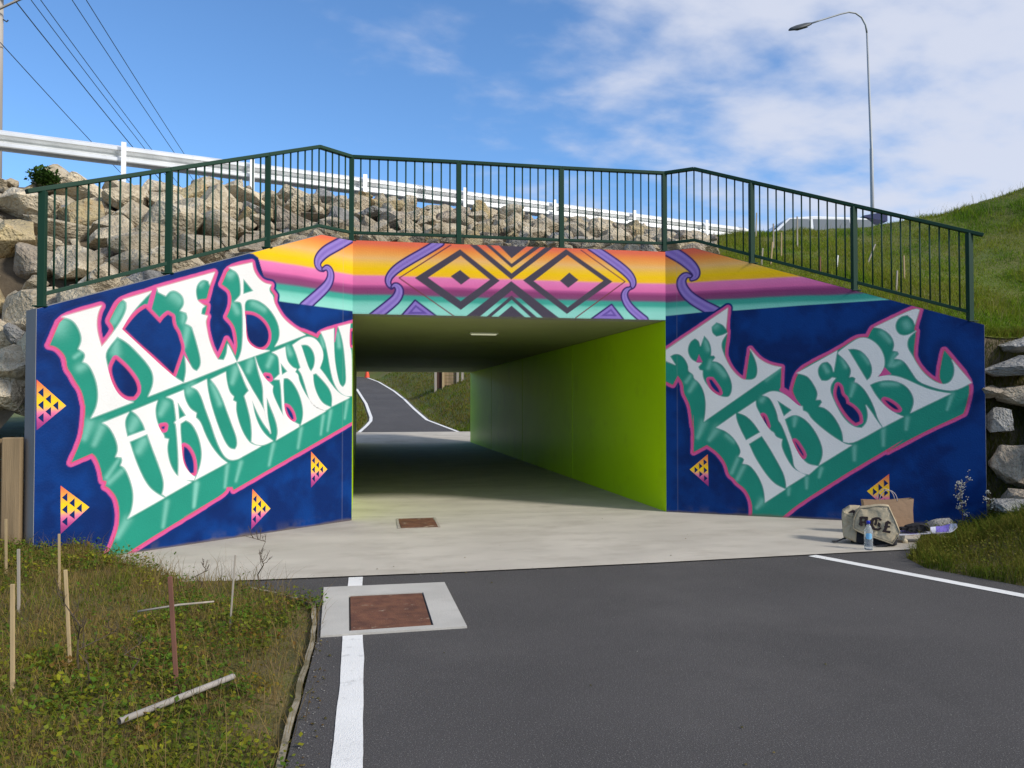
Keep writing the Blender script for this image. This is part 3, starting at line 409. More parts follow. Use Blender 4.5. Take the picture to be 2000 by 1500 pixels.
    # construction joint near the corner, and dirt splashed on the foot of the wall
    lay((1 - sm(0.003, 0.008, np.abs(U - 0.165))) * 0.16, pc(150, 150, 160))
    lay(sm(0.52, 0.75, vnoise(U * 7, V * 7 + 2 * seed, 4)) * (1 - sm(0.02, 0.16, V)) * 0.18, pc(120, 108, 88)); lay((1 - sm(0.012, 0.03 + 0.05 * vnoise(U * 5, V * 0 + seed), V)) * 0.7, pc(112, 100, 82))
    return C
STEP = 0.0095
def painted_face(name, J, d, length, topf, bottom, data, navy, parent, seed, off=0.002):
    n = Vector((d.y, -d.x, 0))
    if n.y > 0: n = -n
    nu = int(length / STEP) + 1; us = np.linspace(0, length, nu); tops = topf(us); nvv = int((tops.max() - bottom) / STEP) + 1
    T_ = np.linspace(0, 1, nvv); U = np.repeat(us[None, :], nvv, 0); V = bottom + (tops[None, :] - bottom) * T_[:, None]
    C = paint_wall(U, V, data, navy, seed)
    P = np.stack([J.x + d.x * U + n.x * off, J.y + d.y * U + n.y * off, V], -1).reshape(-1, 3).astype(np.float32)
    idx = np.arange(nu * nvv).reshape(nvv, nu); q = np.stack([idx[:-1, :-1], idx[:-1, 1:], idx[1:, 1:], idx[1:, :-1]], -1).reshape(-1, 4)
    e1 = Vector(P[q[0][1]] - P[q[0][0]]); e2 = Vector(P[q[0][3]] - P[q[0][0]])
    if e1.cross(e2).dot(n) < 0: q = q[:, ::-1]
    me = bpy.data.meshes.new(name); me.vertices.add(len(P)); me.vertices.foreach_set('co', P.ravel()); me.loops.add(q.size); me.loops.foreach_set('vertex_index', q.ravel().astype(np.int32))
    me.polygons.add(len(q)); me.polygons.foreach_set('loop_start', np.arange(0, q.size, 4, dtype=np.int32)); me.polygons.foreach_set('loop_total', np.full(len(q), 4, np.int32)); me.update()
    ca = me.color_attributes.new('paint', 'FLOAT_COLOR', 'POINT'); ca.data.foreach_set('color', np.concatenate([C.reshape(-1, 3), np.ones((len(P), 1), np.float32)], 1).astype(np.float32).ravel())
    return link(name, me, M['paint'], parent), n
def flat_poly(J, d, n, outer, holes, off, clip=True):
    O = chaikin([(max(a, 3) / 1000 if clip else a / 1000, b / 1000) for a, b in outer]); H = [chaikin([(a / 1000, b / 1000) for a, b in h]) for h in holes]
    loops = [O] + H; flat = [p for l in loops for p in l]; tri = tessellate_polygon([[Vector((p[0], p[1], 0)) for p in l] for l in loops])
    V = [(J.x + d.x * p[0] + n.x * off, J.y + d.y * p[0] + n.y * off, p[1]) for p in flat]; Fc = []
    for t in tri:
        a, b, c = (Vector(V[i]) for i in t); cr = (b - a).cross(c - a)
        if cr.length < 1e-10: continue
        Fc.append(t if cr.dot(n) > 0 else t[::-1])
    return V, Fc
TRI_COL = [(0.0, (132, 52, 112)), (0.18, (170, 66, 128)), (0.36, (226, 118, 160)), (0.46, (246, 196, 60)), (0.58, (246, 200, 20)), (0.72, (242, 170, 70)), (1.0, (232, 96, 76))]
def triangle_motif(J, d, n, tri, parent):
    A, B, Cc = (np.array(p, float) / 1000 for p in tri)    # top, side tip, bottom
    V, Fc, col = [], [], []; NN = 4; P3 = lambda i, j: A + (Cc - A) * i / NN + (B - A) * j / NN
    zs = [t[0] for t in TRI_COL]; cs = np.array([pc(*t[1]) for t in TRI_COL]); z0, z1 = Cc[1], A[1]
    def put(pts, off, c=None):
        b = len(V)
        for p in pts:
            V.append((J.x + d.x * p[0] + n.x * off, J.y + d.y * p[0] + n.y * off, p[1]))
            t = (p[1] - z0) / (z1 - z0); col.append((*([np.interp(t, zs, cs[:, k]) for k in range(3)] if c is None else c), 1))
        a, b2, c2 = (Vector(V[b + k]) for k in range(3)); Fc.append((b, b + 1, b + 2) if (b2 - a).cross(c2 - a).dot(n) > 0 else (b, b + 2, b + 1))
    SUB = 12
    Q = lambda i, j: A + (Cc - A) * i / SUB + (B - A) * j / SUB
    for i in range(SUB):
        for j in range(SUB - i):
            put([Q(i, j), Q(i + 1, j), Q(i, j + 1)], 0.0035)
            if i + j < SUB - 1: put([Q(i + 1, j), Q(i + 1, j + 1), Q(i, j + 1)], 0.0035)
    for i in range(NN):
        for j in range(NN - i - 1):
            tr = [P3(i + 1, j), P3(i + 1, j + 1), P3(i, j + 1)]; c = sum(tr) / 3
            put([c + (p - c) * 0.74 for p in tr], 0.0050, NAVY_D)
    me = meshdata('triangle_motif', V, Fc); ca = me.color_attributes.new('paint', 'FLOAT_COLOR', 'POINT'); ca.data.foreach_set('color', np.array(col, np.float32).ravel())
    return link('triangle_motif', me, M['paint'], parent)

UP_ = tag(empty('underpass', (2.15, 11, 0)), 'concrete pedestrian underpass with a bright painted mural on its portal and wing walls', 'underpass')
def upart(o, p=UP_):
    o.parent = p; o.matrix_parent_inverse = p.matrix_basis.inverted(); return o
WALLS = {'L': (Vector((PL, PY, 0)), Vector((-0.758, -0.652, 0)).normalized(), 3.93, [(0, 3.79), (0.525, 3.79), (3.93, 2.505)], MURAL_L, 'left wing wall painted navy with white lettering above the grass verge'),
         'R': (Vector((PR, PY, 0)), Vector((0.850, -0.526, 0)).normalized(), 4.06, [(0, 3.81), (0.41, 3.83), (4.06, 2.59)], MURAL_R, 'right wing wall painted navy with white lettering behind the bags')}
TH = 0.24
WINGN = {}
for key, (J, d, Ln, tops, data, lab) in WALLS.items():
    tf = lambda us, tops=tops: np.interp(us, [t[0] for t in tops], [t[1] for t in tops])
    n = Vector((d.y, -d.x, 0)); n = -n if n.y > 0 else n; WINGN[key] = n
    b = MB(); back = -n * TH
    prof = [(0, -0.1)] + [(Ln, -0.1)] + [(t[0], t[1]) for t in reversed(tops)]
    fr = [J + d * u + Vector((0, 0, z)) for u, z in prof]; bk = [p + back for p in fr]; m = len(fr)
    fcs = [tuple(range(m)), tuple(range(2 * m - 1, m - 1, -1))] + [(i, i + m, (i + 1) % m + m, (i + 1) % m) for i in range(m)]
    b.add(fr + bk, fcs); w = b.build('wing_wall', M['wallgrey']); upart(w); tag(w, lab)
    bm = bmesh.new(); bm.from_mesh(w.data); bmesh.ops.recalc_face_normals(bm, faces=bm.faces); bm.to_mesh(w.data); bm.free()
    pf, _ = painted_face('painted_face', J, d, Ln - 0.004, lambda us, tf=tf: tf(us) - 0.002, -0.05, data, data['navytop'], None, 3.0 if key == 'L' else 31.0); pf.parent = w
    kids = []
    for ch, (outs, holes) in data['letters'].items():
        mb = MB()
        for k, o_ in enumerate(outs):
            V, Fc = flat_poly(J, d, n, o_, holes if k == 0 else [], 0.0040 + 0.0006 * k); mb.add(V, Fc)
        lo = mb.build('letter', M['whitepaint'], w); lo['label'] = 'white painted letter ' + ch[0] + ' with teal shading'; kids.append(lo)
    for t in data['tris']:
        tm = triangle_motif(J, d, n, t, w); kids.append(tm)
    # cap painted along the top edge of the wall
    cap = MB()
    for (u0, z0), (u1, z1) in zip(tops[:-1], tops[1:]):
        a, c = J + d * u0, J + d * u1
        cap.add([(*(a + n * 0.001)[:2], z0 + 0.0025), (*(c + n * 0.001)[:2], z1 + 0.0025), (*(c - n * 0.05)[:2], z1 + 0.0025), (*(a - n * 0.05)[:2], z0 + 0.0025)], [(0, 1, 2, 3)])
    co = cap.build('top_edge', M['slab'], w); kids.append(co)
# headwall over the opening
hw = MB().box(((PL + PR) / 2, PY + 0.15, 3.30), (PR - PL, 0.30, 1.0)).build('headwall', M['wallgrey']); upart(hw); tag(hw, 'headwall over the opening painted with sunset bands, diamonds and purple scrolls')
pf, nH = painted_face('painted_face', Vector((PL, PY, 0)), Vector((1, 0, 0)), PR - PL, lambda us: np.full_like(us, 3.80), 2.80, MURAL_M, None, hw, 60.0)
# tunnel of four precast lengths
for k in range(4):
    y0, y1 = PY + 0.016 + k * 5.2 + (0.284 if k == 0 else 0), PY + (k + 1) * 5.2 - 0.016
    ya = y0 - (0.294 if k == 0 else 0)
    for side, x in ((-1, PL), (1, PR)):
        upart(MB().box((x + side * 0.125, (ya + y1) / 2, 1.37), (0.25, y1 - ya, 2.86)).build('wall_panel', M['lime'], bevel=0.012))
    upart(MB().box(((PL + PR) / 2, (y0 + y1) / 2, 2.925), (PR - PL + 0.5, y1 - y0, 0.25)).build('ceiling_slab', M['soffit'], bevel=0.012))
lamp = tag(empty('ceiling_light', (2.11, 13.6, 2.8)), 'slim strip light fixed to the underpass ceiling', 'light')
MB().box((0, 0, -0.012), (0.50, 0.14, 0.024)).build('housing', M['galvpost'], lamp, bevel=0.006)
mdiff = bpy.data.materials.new('lamp_diffuser'); mdiff.use_nodes = True; pb = mdiff.node_tree.nodes['Principled BSDF']; pb.inputs['Base Color'].default_value = (0.8, 0.8, 0.7, 1); pb.inputs['Emission Color'].default_value = (1, 0.95, 0.75, 1); pb.inputs['Emission Strength'].default_value = 0.25
MB().box((0, 0, -0.032), (0.44, 0.09, 0.016)).build('diffuser', mdiff, lamp, bevel=0.01)

# ---------------------------------------------------------------- railing along the wall tops
RL = tag(empty('railing', (2.15, 11.05, 3.8)), 'dark green steel railing of upright bars along the top of the underpass walls', 'railing')
def rpart(o): o.parent = RL; o.matrix_parent_inverse = RL.matrix_basis.inverted(); return o
JLv, dL = WALLS['L'][0], WALLS['L'][1]; JRv, dR = WALLS['R'][0], WALLS['R'][1]
bL, bR = -WINGN['L'] * 0.06, -WINGN['R'] * 0.06
def wl_pt(u): return JLv + dL * u + bL
def wr_pt(u): return JRv + dR * u + bR
lz = lambda u: float(np.interp(u, [0, 0.525, 3.93], [3.79, 3.79, 2.505])); rz_ = lambda u: float(np.interp(u, [0, 0.41, 4.06], [3.82, 3.83, 2.59]))
HR = 1.185
line = []   # (point xy, wall z, kind)
def lp(u): p = wl_pt(u); return Vector((p.x, p.y, lz(u)))
def rp(u): p = wr_pt(u); return Vector((p.x, p.y, rz_(u)))
cL, cR = Vector((PL - 0.02, PY + 0.06, 3.79)), Vector((PR + 0.01, PY + 0.06, 3.81))
nodes = [(lp(3.86), 'p'), (lp(2.57), 'p'), (lp(1.30), 'p'), (lp(0.525), 'b'), (cL, 'p'), (Vector((1.36, PY + 0.06, 3.80)), 'p'), (Vector((2.84, PY + 0.06, 3.80)), 'p'), (cR, 'p'), (rp(0.41), 'b'), (rp(1.21), 'p'), (rp(2.54), 'p'), (rp(3.91), 'p')]
up = lambda p, h: Vector((p.x, p.y, p.z + h))
bar_me = {}
for i, (p, k) in enumerate(nodes):
    if k == 'p':
        rpart(MB().box((p.x, p.y, p.z + (HR - 0.04) / 2 - 0.004), (0.068, 0.068, HR - 0.03)).build('post', M['greensteel'], bevel=0.004))
        rpart(MB().box((p.x, p.y, p.z + 0.006), (0.13, 0.13, 0.012)).build('base_plate', M['greensteel'], bevel=0.002))
    if i + 1 < len(nodes):
        q = nodes[i + 1][0]; d = (q - p); dn = d.normalized()
        a, b_ = up(p, HR - 0.02), up(q, HR - 0.02)
        if i == 0: a = a - dn * 0.16
        if i + 1 == len(nodes) - 1: b_ = b_ + dn * 0.17
        rpart(MB().bar(a, b_, 0.07, 0.045).build('top_rail', M['greensteel'], bevel=0.006))
        rpart(MB().bar(up(p, 0.125), up(q, 0.125), 0.04, 0.04).build('bottom_rail', M['greensteel'], bevel=0.004))
        nb = max(2, round(d.length / 0.118)); 
        for k2 in range(1, nb + (1 if nodes[i + 1][1] == 'b' else 0)):
            c = p + d * (k2 / nb)
            o = rpart(MB().tube([(c.x, c.y, c.z + 0.13), (c.x, c.y, c.z + HR - 0.035)], 0.0105, 8).build('baluster', M['greensteel'], smooth=True))

# ---------------------------------------------------------------- embankment, road and grass bank
def loft(name, rows, mat, jitter=0.0, sub=6):
    """surface through rows of points (front to back), resampled"""
    def res(row, n):
        P = np.array(row, float); L = np.r_[0, np.cumsum(np.linalg.norm(np.diff(P, axis=0), axis=1))]; t = np.linspace(0, L[-1], n)
        return np.stack([np.interp(t, L, P[:, k]) for k in range(3)], -1)
    RR = [res(r, 70) for r in rows]; G = []
    for a, b in zip(RR[:-1], RR[1:]):
        for k in range(sub): G.append(a + (b - a) * k / sub)
    G.append(RR[-1]); G = np.array(G)
    if jitter:
        nz_ = vnoise(G[..., 0] * 1.6 + 30, G[..., 1] * 1.6 + 30) - 0.5; nz_[0] *= 0.2; G[..., 2] += nz_ * jitter
    h, w = G.shape[:2]; V = G.reshape(-1, 3); Fc = [(j * w + i, j * w + i + 1, (j + 1) * w + i + 1, (j + 1) * w + i) for j in range(h - 1) for i in range(w - 1)]
    o = tag(link(name, meshdata(name, V, Fc, True), mat), kind='structure'); return o, G
emb_rows = [[(-13, 8.9, 0.9), (-3.7, 8.80, 1.1), (-3.25, 8.85, 1.7), (-3.1, 9.0, 2.3), (-0.65, 11.1, 3.62), (-0.2, 11.32, 3.66), (4.5, 11.32, 3.68), (5.5, 11.6, 3.8)],
            [(-13.5, 10.0, 2.6), (-5.0, 10.2, 3.0), (-2.6, 10.6, 3.5), (-1.0, 12.1, 4.1), (0.0, 12.5, 4.36), (4.6, 12.9, 4.34), (6.2, 13.4, 4.40)],
            [(-14, 11.0, 4.6), (-6, 12.1, 4.6), (-3.6, 12.7, 4.74), (0.2, 13.6, 4.92), (5.5, 15.05, 4.92), (7.2, 15.6, 4.80)]]
emb, EG = loft('embankment', emb_rows, M['soil'], 0.12)
road_rows = [[(-14, 11.02, 4.58), (-6, 12.12, 4.58), (0.2, 13.77, 4.66), (7.2, 15.72, 4.70), (14, 17.6, 4.75), (40, 24, 4.9)], [(-17, 22, 4.7), (-6, 23.0, 4.7), (0, 24.5, 4.72), (7.2, 26.5, 4.75), (14, 28.5, 4.75), (36, 36, 4.9)]]
road, _ = loft('road', road_rows, M['asphalt'])
bank_rows = [[(4.45, 11.24, 3.70), (4.85, 11.0, 3.72), (7.93, 9.07, 2.47), (8.35, 9.15, 2.45), (9.4, 9.2, 2.5), (12, 8.2, 2.9), (20, 5.0, 4.6)],
             [(5.0, 12.6, 4.0), (6.6, 12.3, 3.95), (8.6, 11.0, 3.50), (9.6, 10.8, 3.55), (10.6, 10.6, 3.75), (13.2, 10.0, 4.5), (21, 7.5, 7.0)],
             [(5.7, 14.6, 4.72), (7.2, 15.0, 4.98), (8.79, 15.0, 5.12), (10.27, 14.6, 5.18), (11.5, 13.9, 5.36), (12.5, 13.3, 5.70), (22, 10.5, 9.5)],
             [(5.6, 15.3, 4.5), (7.3, 16.0, 4.6), (9.2, 16.6, 4.6), (11.5, 17.2, 4.6), (13.5, 16.5, 5.2), (15.0, 15.5, 5.9), (24, 14.5, 9.6)]]
bank, BG = loft('grass_bank', bank_rows, M['turf'], 0.10)
# low side of the bank, right of the wing wall, under the boulders
side_rows = [[(7.45, 9.22, 0.0), (7.75, 9.0, 0.2), (8.4, 8.75, 0.45), (10, 8.3, 0.8), (16, 6.4, 1.2)], [(7.72, 9.32, 1.3), (8.1, 9.25, 1.4), (8.7, 9.1, 1.5), (10.2, 8.7, 1.7), (16.5, 6.6, 2.4)], [(7.93, 9.09, 2.47), (8.35, 9.17, 2.46), (9.4, 9.22, 2.52), (12, 8.22, 2.92), (20, 5.02, 4.62)], [(7.9, 9.6, 2.45), (8.4, 9.7, 2.45), (9.5, 9.8, 2.5), (12.2, 8.8, 2.9), (20.2, 5.6, 4.6)]]
sideb, SG = loft('bank_toe', side_rows, M['soil'], 0.05)

# ---------------------------------------------------------------- boulders
def rock_mesh(seed):
    r = random.Random(seed); bm = bmesh.new()
    for _ in range(r.randint(13, 22)):
        v = Vector((r.gauss(0, 1), r.gauss(0, 1), r.gauss(0, 1))).normalized(); k = r.uniform(0.82, 1.05)
        bm.verts.new((v.x * k, v.y * k * 0.86, v.z * k * 0.74))
    res = bmesh.ops.convex_hull(bm, input=bm.verts)
    bmesh.ops.delete(bm, geom=[g for g in res['geom_interior'] if isinstance(g, bmesh.types.BMVert)], context='VERTS')
    bmesh.ops.dissolve_limit(bm, angle_limit=R(10), verts=bm.verts, edges=bm.edges)
    bmesh.ops.bevel(bm, geom=list(bm.edges), offset=0.045, segments=1, profile=0.6, affect='EDGES', clamp_overlap=True)
    bmesh.ops.triangulate(bm, faces=bm.faces)
    bmesh.ops.subdivide_edges(bm, edges=[e for e in bm.edges if e.calc_length() > 0.24], cuts=1)
    bmesh.ops.triangulate(bm, faces=bm.faces)
    for v in bm.verts:
        v.co += v.co.normalized() * 0.10 * mnoise.fractal(v.co * 2.6 + Vector((seed, 0, 0)), 0.8, 2.1, 4)
    me = bpy.data.meshes.new('boulder'); bm.to_mesh(me); bm.free()
    me.polygons.foreach_set('use_smooth', [True] * len(me.polygons)); me.set_sharp_from_angle(angle=R(20)) if hasattr(me, 'set_sharp_from_angle') else None
    return me
ROCKS = [rock_mesh(s) for s in range(14)]
KINDS = ['tan', 'ochre', 'grey', 'brown']
RM = {}
for kd in KINDS:
    for i, me in enumerate(ROCKS):
        c = me.copy(); c.materials.append(M['rock_' + kd]); RM[kd, i] = c
WORD = {'tan': 'tan', 'ochre': 'yellow-brown', 'grey': 'grey', 'brown': 'brown'}
BAYS = [(-999, 88, 'left of the railing'), (88, 333, 'behind the first railing bay'), (333, 527, 'behind the second railing bay'), (527, 688, 'behind the third railing bay'),
        (688, 897, 'behind the fourth railing bay'), (897, 1098, 'behind the fifth railing bay'), (1098, 1287, 'behind the sixth railing bay'), (1287, 9999, 'behind the seventh railing bay')]
yaw = R(10.85)
def px(p):
    v = Vector(p) - Vector((0, 0, 1.6)); dep = v.x * math.sin(yaw) + v.y * math.cos(yaw); return 1000 + 1560 * (v.x * math.cos(yaw) - v.y * math.sin(yaw)) / dep
def boulder(p, r, kd, label=None, group=None, i=None, sc=(1, 1, 1), rot=None):
    i = random.randrange(len(ROCKS)) if i is None else i
    o = bpy.data.objects.new('boulder', RM[kd, i]); COL.objects.link(o); o.location = p; o.scale = (r * sc[0], r * sc[1], r * sc[2])
    o.rotation_euler = rot or (random.uniform(-0.5, 0.5), random.uniform(-0.5, 0.5), random.uniform(0, 6.28))
    return tag(o, label, 'boulder', group)
placed = []
def emb_pt(s, t):   # along 0..1, up the slope 0..1
    h, w = EG.shape[:2]; a, b = s * (w - 1), t * (h - 1); i, j = min(int(a), w - 2), min(int(b), h - 2); fa, fb = a - i, b - j
    return (EG[j, i] * (1 - fa) + EG[j, i + 1] * fa) * (1 - fb) + (EG[j + 1, i] * (1 - fa) + EG[j + 1, i + 1] * fa) * fb
rr = random.Random(11)
def try_rocks(n, rf, gap, lift):
    for _ in range(n):
        s, t = rr.uniform(0.33, 1.0), rr.uniform(0.0, 1.0) ** 0.85; p = emb_pt(s, t)
        xx = px(p)
        if xx < -140 or p[0] > 7.0: continue
        r = rf(p, t)
        if any((p[0] - q[0]) ** 2 + (p[1] - q[1]) ** 2 + (p[2] - q[2]) ** 2 < ((r + q[3]) * gap) ** 2 for q in placed): continue
        # keep clear of the wall tops
        if t < 0.22: p = emb_pt(s, 0.05 + t)
        placed.append((*p, r, t, xx, lift))
big = lambda p, t: rr.uniform(0.32, 0.50) if p[0] < -1.8 else rr.uniform(0.20, 0.32)
mid = lambda p, t: rr.uniform(0.20, 0.30) if p[0] < -1.8 else rr.uniform(0.158, 0.20)
try_rocks(1600, big, 0.56, 0.34); try_rocks(1800, mid, 0.55, 0.32); try_rocks(1100, lambda p, t: rr.uniform(0.09, 0.15), 0.56, 0.5)
_cut = sorted((q[3] for q in placed), reverse=True)[min(284, len(placed) - 1)]
placed.sort(key=lambda q: q[5])
rub = MB()
for (x, y, z, r, t, xx, lift) in placed:
    if r < _cut:      # rubble filling the gaps, too small to pick apart
        me = ROCKS[rr.randrange(len(ROCKS))]; Mx = Matrix.Rotation(rr.uniform(0, 6.28), 3, 'Z') @ Matrix.Rotation(rr.uniform(-.6, .6), 3, 'X')
        rub.add([Mx @ v.co * r + Vector((x, y, z + r * lift)) for v in me.vertices], [tuple(p.vertices) for p in me.polygons]); continue
    kd = rr.choices(KINDS, (0.64, 0.16, 0.07, 0.13))[0]
    bay = next(b[2] for b in BAYS if b[0] <= xx < b[1]); row = 'low in' if t < 0.3 else 'halfway up' if t < 0.68 else 'high in'
    size = 'large' if r > 0.42 else 'mid-sized' if r > 0.24 else 'small'
    boulder((x, y, z + r * lift), r, kd, f'{size} {WORD[kd]} boulder {row} the rock bank {bay}', 'boulders of the rock bank', sc=(rr.uniform(1.0, 1.3), rr.uniform(0.85, 1.05), rr.uniform(0.8, 1.05)))
tag(rub.build('rubble', M['rock_tan'], smooth=True), 'small tan rubble filling the gaps between the boulders', 'rubble', kind='stuff')
_same = {}
for o in [o for o in COL.objects if o.name.startswith('boulder')]: _same.setdefault(o['label'], []).append(o)
_ord = ['first', 'second', 'third', 'fourth', 'fifth', 'sixth', 'seventh', 'eighth', 'ninth', 'tenth', 'eleventh', 'twelfth']
for lb, os_ in _same.items():
    if len(os_) > 1:
        for k, o in enumerate(os_): o['label'] = lb + ', ' + _ord[min(k, 11)] + ' from left'
# single boulders beside the right wing wall
RBL = [((8.72, 9.15, 2.40), 0.36, 'grey', 'pale speckled boulder lying in grass at the top right of the wing wall', (1.2, 1, .72)),
       ((8.42, 8.95, 2.08), 0.42, 'grey', 'long flat grey boulder beside the top corner of the right wing wall', (1.4, .9, .52)),
       ((8.46, 8.95, 1.74), 0.34, 'brown', 'rounded brown boulder under the long flat one beside the right wing wall', (1.25, 1, .85)),
       ((8.75, 8.85, 1.42), 0.42, 'brown', 'broad dull brown boulder in the shade beside the right wing wall', (1.3, 1, .7)),
       ((8.60, 8.7, 1.16), 0.30, 'grey', 'small grey boulder at the right edge halfway down the bank', (1, 1, 1)),
       ((8.24, 8.84, 0.80), 0.42, 'brown', 'tall blocky brown boulder standing near the foot of the right wing wall', (.75, .8, 1.25)),
       ((8.42, 8.52, 0.92), 0.27, 'grey', 'small pale grey boulder leaning against the tall blocky one', (1.2, 1, .8)),
       ((7.90, 8.42, 0.42), 0.30, 'brown', 'half-buried brown boulder in grass below the tall blocky one', (1.2, 1, .8)),
       ((7.72, 8.05, 0.36), 0.32, 'grey', 'smooth grey boulder half hidden by grass in front of the right bank', (1.6, .9, .62)),
       ((7.05, 8.72, 0.10), 0.17, 'grey', 'low flat grey stone on the ground behind the skateboard', (1.5, .8, .62)),
       ((8.40, 8.40, 0.58), 0.34, 'brown', 'dark brown boulder in the shade below the pale grey one', (1, 1, .9)),
       ((8.12, 8.98, 1.36), 0.26, 'grey', 'narrow grey boulder wedged close to the right wing wall', (.8, .9, 1.1)),
       ((7.98, 8.92, 1.75), 0.20, 'brown', 'small brown stone tucked against the edge of the right wing wall', (1, .9, .8)),
       ((8.95, 8.75, 1.80), 0.34, 'grey', 'rough grey boulder at the right edge below the long flat one', (1.2, 1, .8)),
       ((8.02, 8.62, 0.34), 0.24, 'grey', 'small grey stone in grass under the tall blocky boulder', (1.2, .9, .7)),
       ((9.25, 8.9, 2.0), 0.36, 'grey', 'grey boulder at the right edge below the grass slope', (1.2, 1, .8)),
       ((9.2, 8.6, 0.95), 0.34, 'brown', 'brown boulder low at the right edge of the bank', (1.2, 1, .9))]
for p, r, kd, lab, sc in RBL: boulder(p, r, kd, lab, None, sc=sc, rot=(random.uniform(-.2, .2), random.uniform(-.2, .2), random.uniform(-.4, .4)))

# timber retaining wall left of the wing wall
TW = tag(empty('timber_retaining_wall', (-3.6, 8.5, 0.1)), 'low brown timber retaining wall holding back boulders left of the mural', 'retaining wall')
def ipart(o, p): o.parent = p; o.matrix_parent_inverse = p.matrix_basis.inverted(); return o
for k, x in enumerate((-3.30, -3.53, -4.4, -5.4, -6.4)):
    ipart(MB().box((x, 8.55, 0.58 + 0.03 * (k % 2)), (0.17, 0.09, 1.36 + 0.06 * (k % 2))).build('post', M['timber'], bevel=0.01), TW)
for k in range(6): ipart(MB().box((-5.2, 8.66, 0.12 + k * 0.205), (4.2, 0.05, 0.195)).build('plank', M['timber'], bevel=0.006), TW)

# ---------------------------------------------------------------- guardrail on the road edge
GA, GB = Vector((-5.14, 12.71, 0)), Vector((8.12, 16.41, 0)); gd = (GB - GA).normalized(); gn = Vector((gd.y, -gd.x, 0))
def gp(s, off, z): p = GA + gd * s + gn * off; return (p.x, p.y, z)
GR = tag(empty('guardrail', gp(0, 0, 4.7)), 'galvanised steel guardrail on white posts along the road above the rocks', 'guardrail')
prof = [(0.0, -0.155), (0.012, -0.14), (0.075, -0.115), (0.083, -0.10), (0.083, -0.065), (0.075, -0.05), (0.008, -0.022), (0.0, 0.0), (0.008, 0.022), (0.075, 0.05), (0.083, 0.065), (0.083, 0.10), (0.075, 0.115), (0.012, 0.14), (0.0, 0.155)]
slope = lambda s: 5.445 - 0.0035 * s
GL = 14.3; s0 = -5.0
while s0 < GL:
    s1 = min(s0 + 3.81 + 0.16, GL); mb = MB(); V = []; o = -0.06 - (0.004 if int(s0 * 10) % 2 else 0)
    for s in (s0, s1):
        for dx, dz in prof: V.append(gp(s, o - 0.083 + dx, slope(s) + dz))
        for dx, dz in reversed(prof): V.append(gp(s, o - 0.087 + dx, slope(s) + dz * 1.01))
    n = len(prof) * 2; Fc = [(i, (i + 1) % n, n + (i + 1) % n, n + i) for i in range(n)]
    mb.add(V, Fc); ipart(mb.build('rail_beam', M['galv']), GR); s0 += 3.81
for k in range(11):
    s = 1.62 + (k - 2) * 1.905
    if s > GL: break
    z1 = slope(s) + 0.175
    c = MB()
    a = [gp(s - 0.036, 0.0, 4.2), gp(s + 0.036, 0.0, 4.2), gp(s + 0.036, 0.012, 4.2), gp(s - 0.036, 0.012, 4.2)]; c.hexa(a, [(p[0], p[1], z1) for p in a])
    for e in (-0.036, 0.024):
        a = [gp(s + e, -0.115, 4.2), gp(s + e + 0.012, -0.115, 4.2), gp(s + e + 0.012, -0.001, 4.2), gp(s + e, -0.001, 4.2)]
        if e > 0 or True: a = [(p[0] , p[1], 4.2) for p in a]; c.hexa(a, [(p[0], p[1], slope(s) - 0.165) for p in a])
    ipart(c.build('post', M['galvpost']), GR)

# ---------------------------------------------------------------- street lamp, power pole and lines
SL = tag(empty('street_lamp', (13.75, 19.5, 4.75)), 'tall galvanised street lamp with curved arm and dark lamp head', 'street lamp')
M['lampsteel'] = material('lamp_steel', (0.34, 0.36, 0.38), 0.6, var=0.08, scale=4, metal=0.35)
M['lamphead'] = material('lamp_head', (0.05, 0.058, 0.065), 0.5)
arc = [(-0.08, 0, 7.0), (-0.12, 0, 7.22), (-0.24, 0, 7.42), (-0.42, 0, 7.52), (-0.62, 0, 7.53), (-0.86, 0, 7.46), (-1.5, 0, 7.22), (-1.80, 0, 7.10)]
MB().tube([(0.04, 0, 0), (0.02, 0, 3.8), (0.02, 0, 3.82), (-0.08, 0, 7.02)], [0.052, 0.047, 0.038, 0.024], 14).build('pole', M['lampsteel'], SL, smooth=True)
MB().tube(arc, [0.025] * 3 + [0.022] * 5, 10).build('arm', M['lampsteel'], SL, smooth=True)
hb = MB(); hv = []; secs = [(0, .035, .03, .03), (0.06, .06, .045, .04), (0.16, .125, .06, .045), (0.42, .15, .065, .045), (0.60, .12, .05, .035), (0.70, .03, .02, .02)]
for (l, w, ht, hd) in secs:
    for t in range(12): a = 2 * math.pi * t / 12; hv.append((-l, math.cos(a) * w, math.sin(a) * (ht if math.sin(a) > 0 else hd)))
hf = [(i * 12 + t, i * 12 + (t + 1) % 12, (i + 1) * 12 + (t + 1) % 12, (i + 1) * 12 + t) for i in range(len(secs) - 1) for t in range(12)] + [tuple(range(12)), tuple(range(60, 72))]
ho = hb.add(hv, hf).build('lamp_head', M['lamphead'], SL, smooth=True); ho.location = (-1.76, 0, 7.11); ho.rotation_euler = (R(28), R(-20), 0)
lens = MB().box((-0.34, 0, -0.05), (0.34, 0.18, 0.012)).build('lens', material('lamp_lens', (0.16, 0.17, 0.17), 0.25), ho)

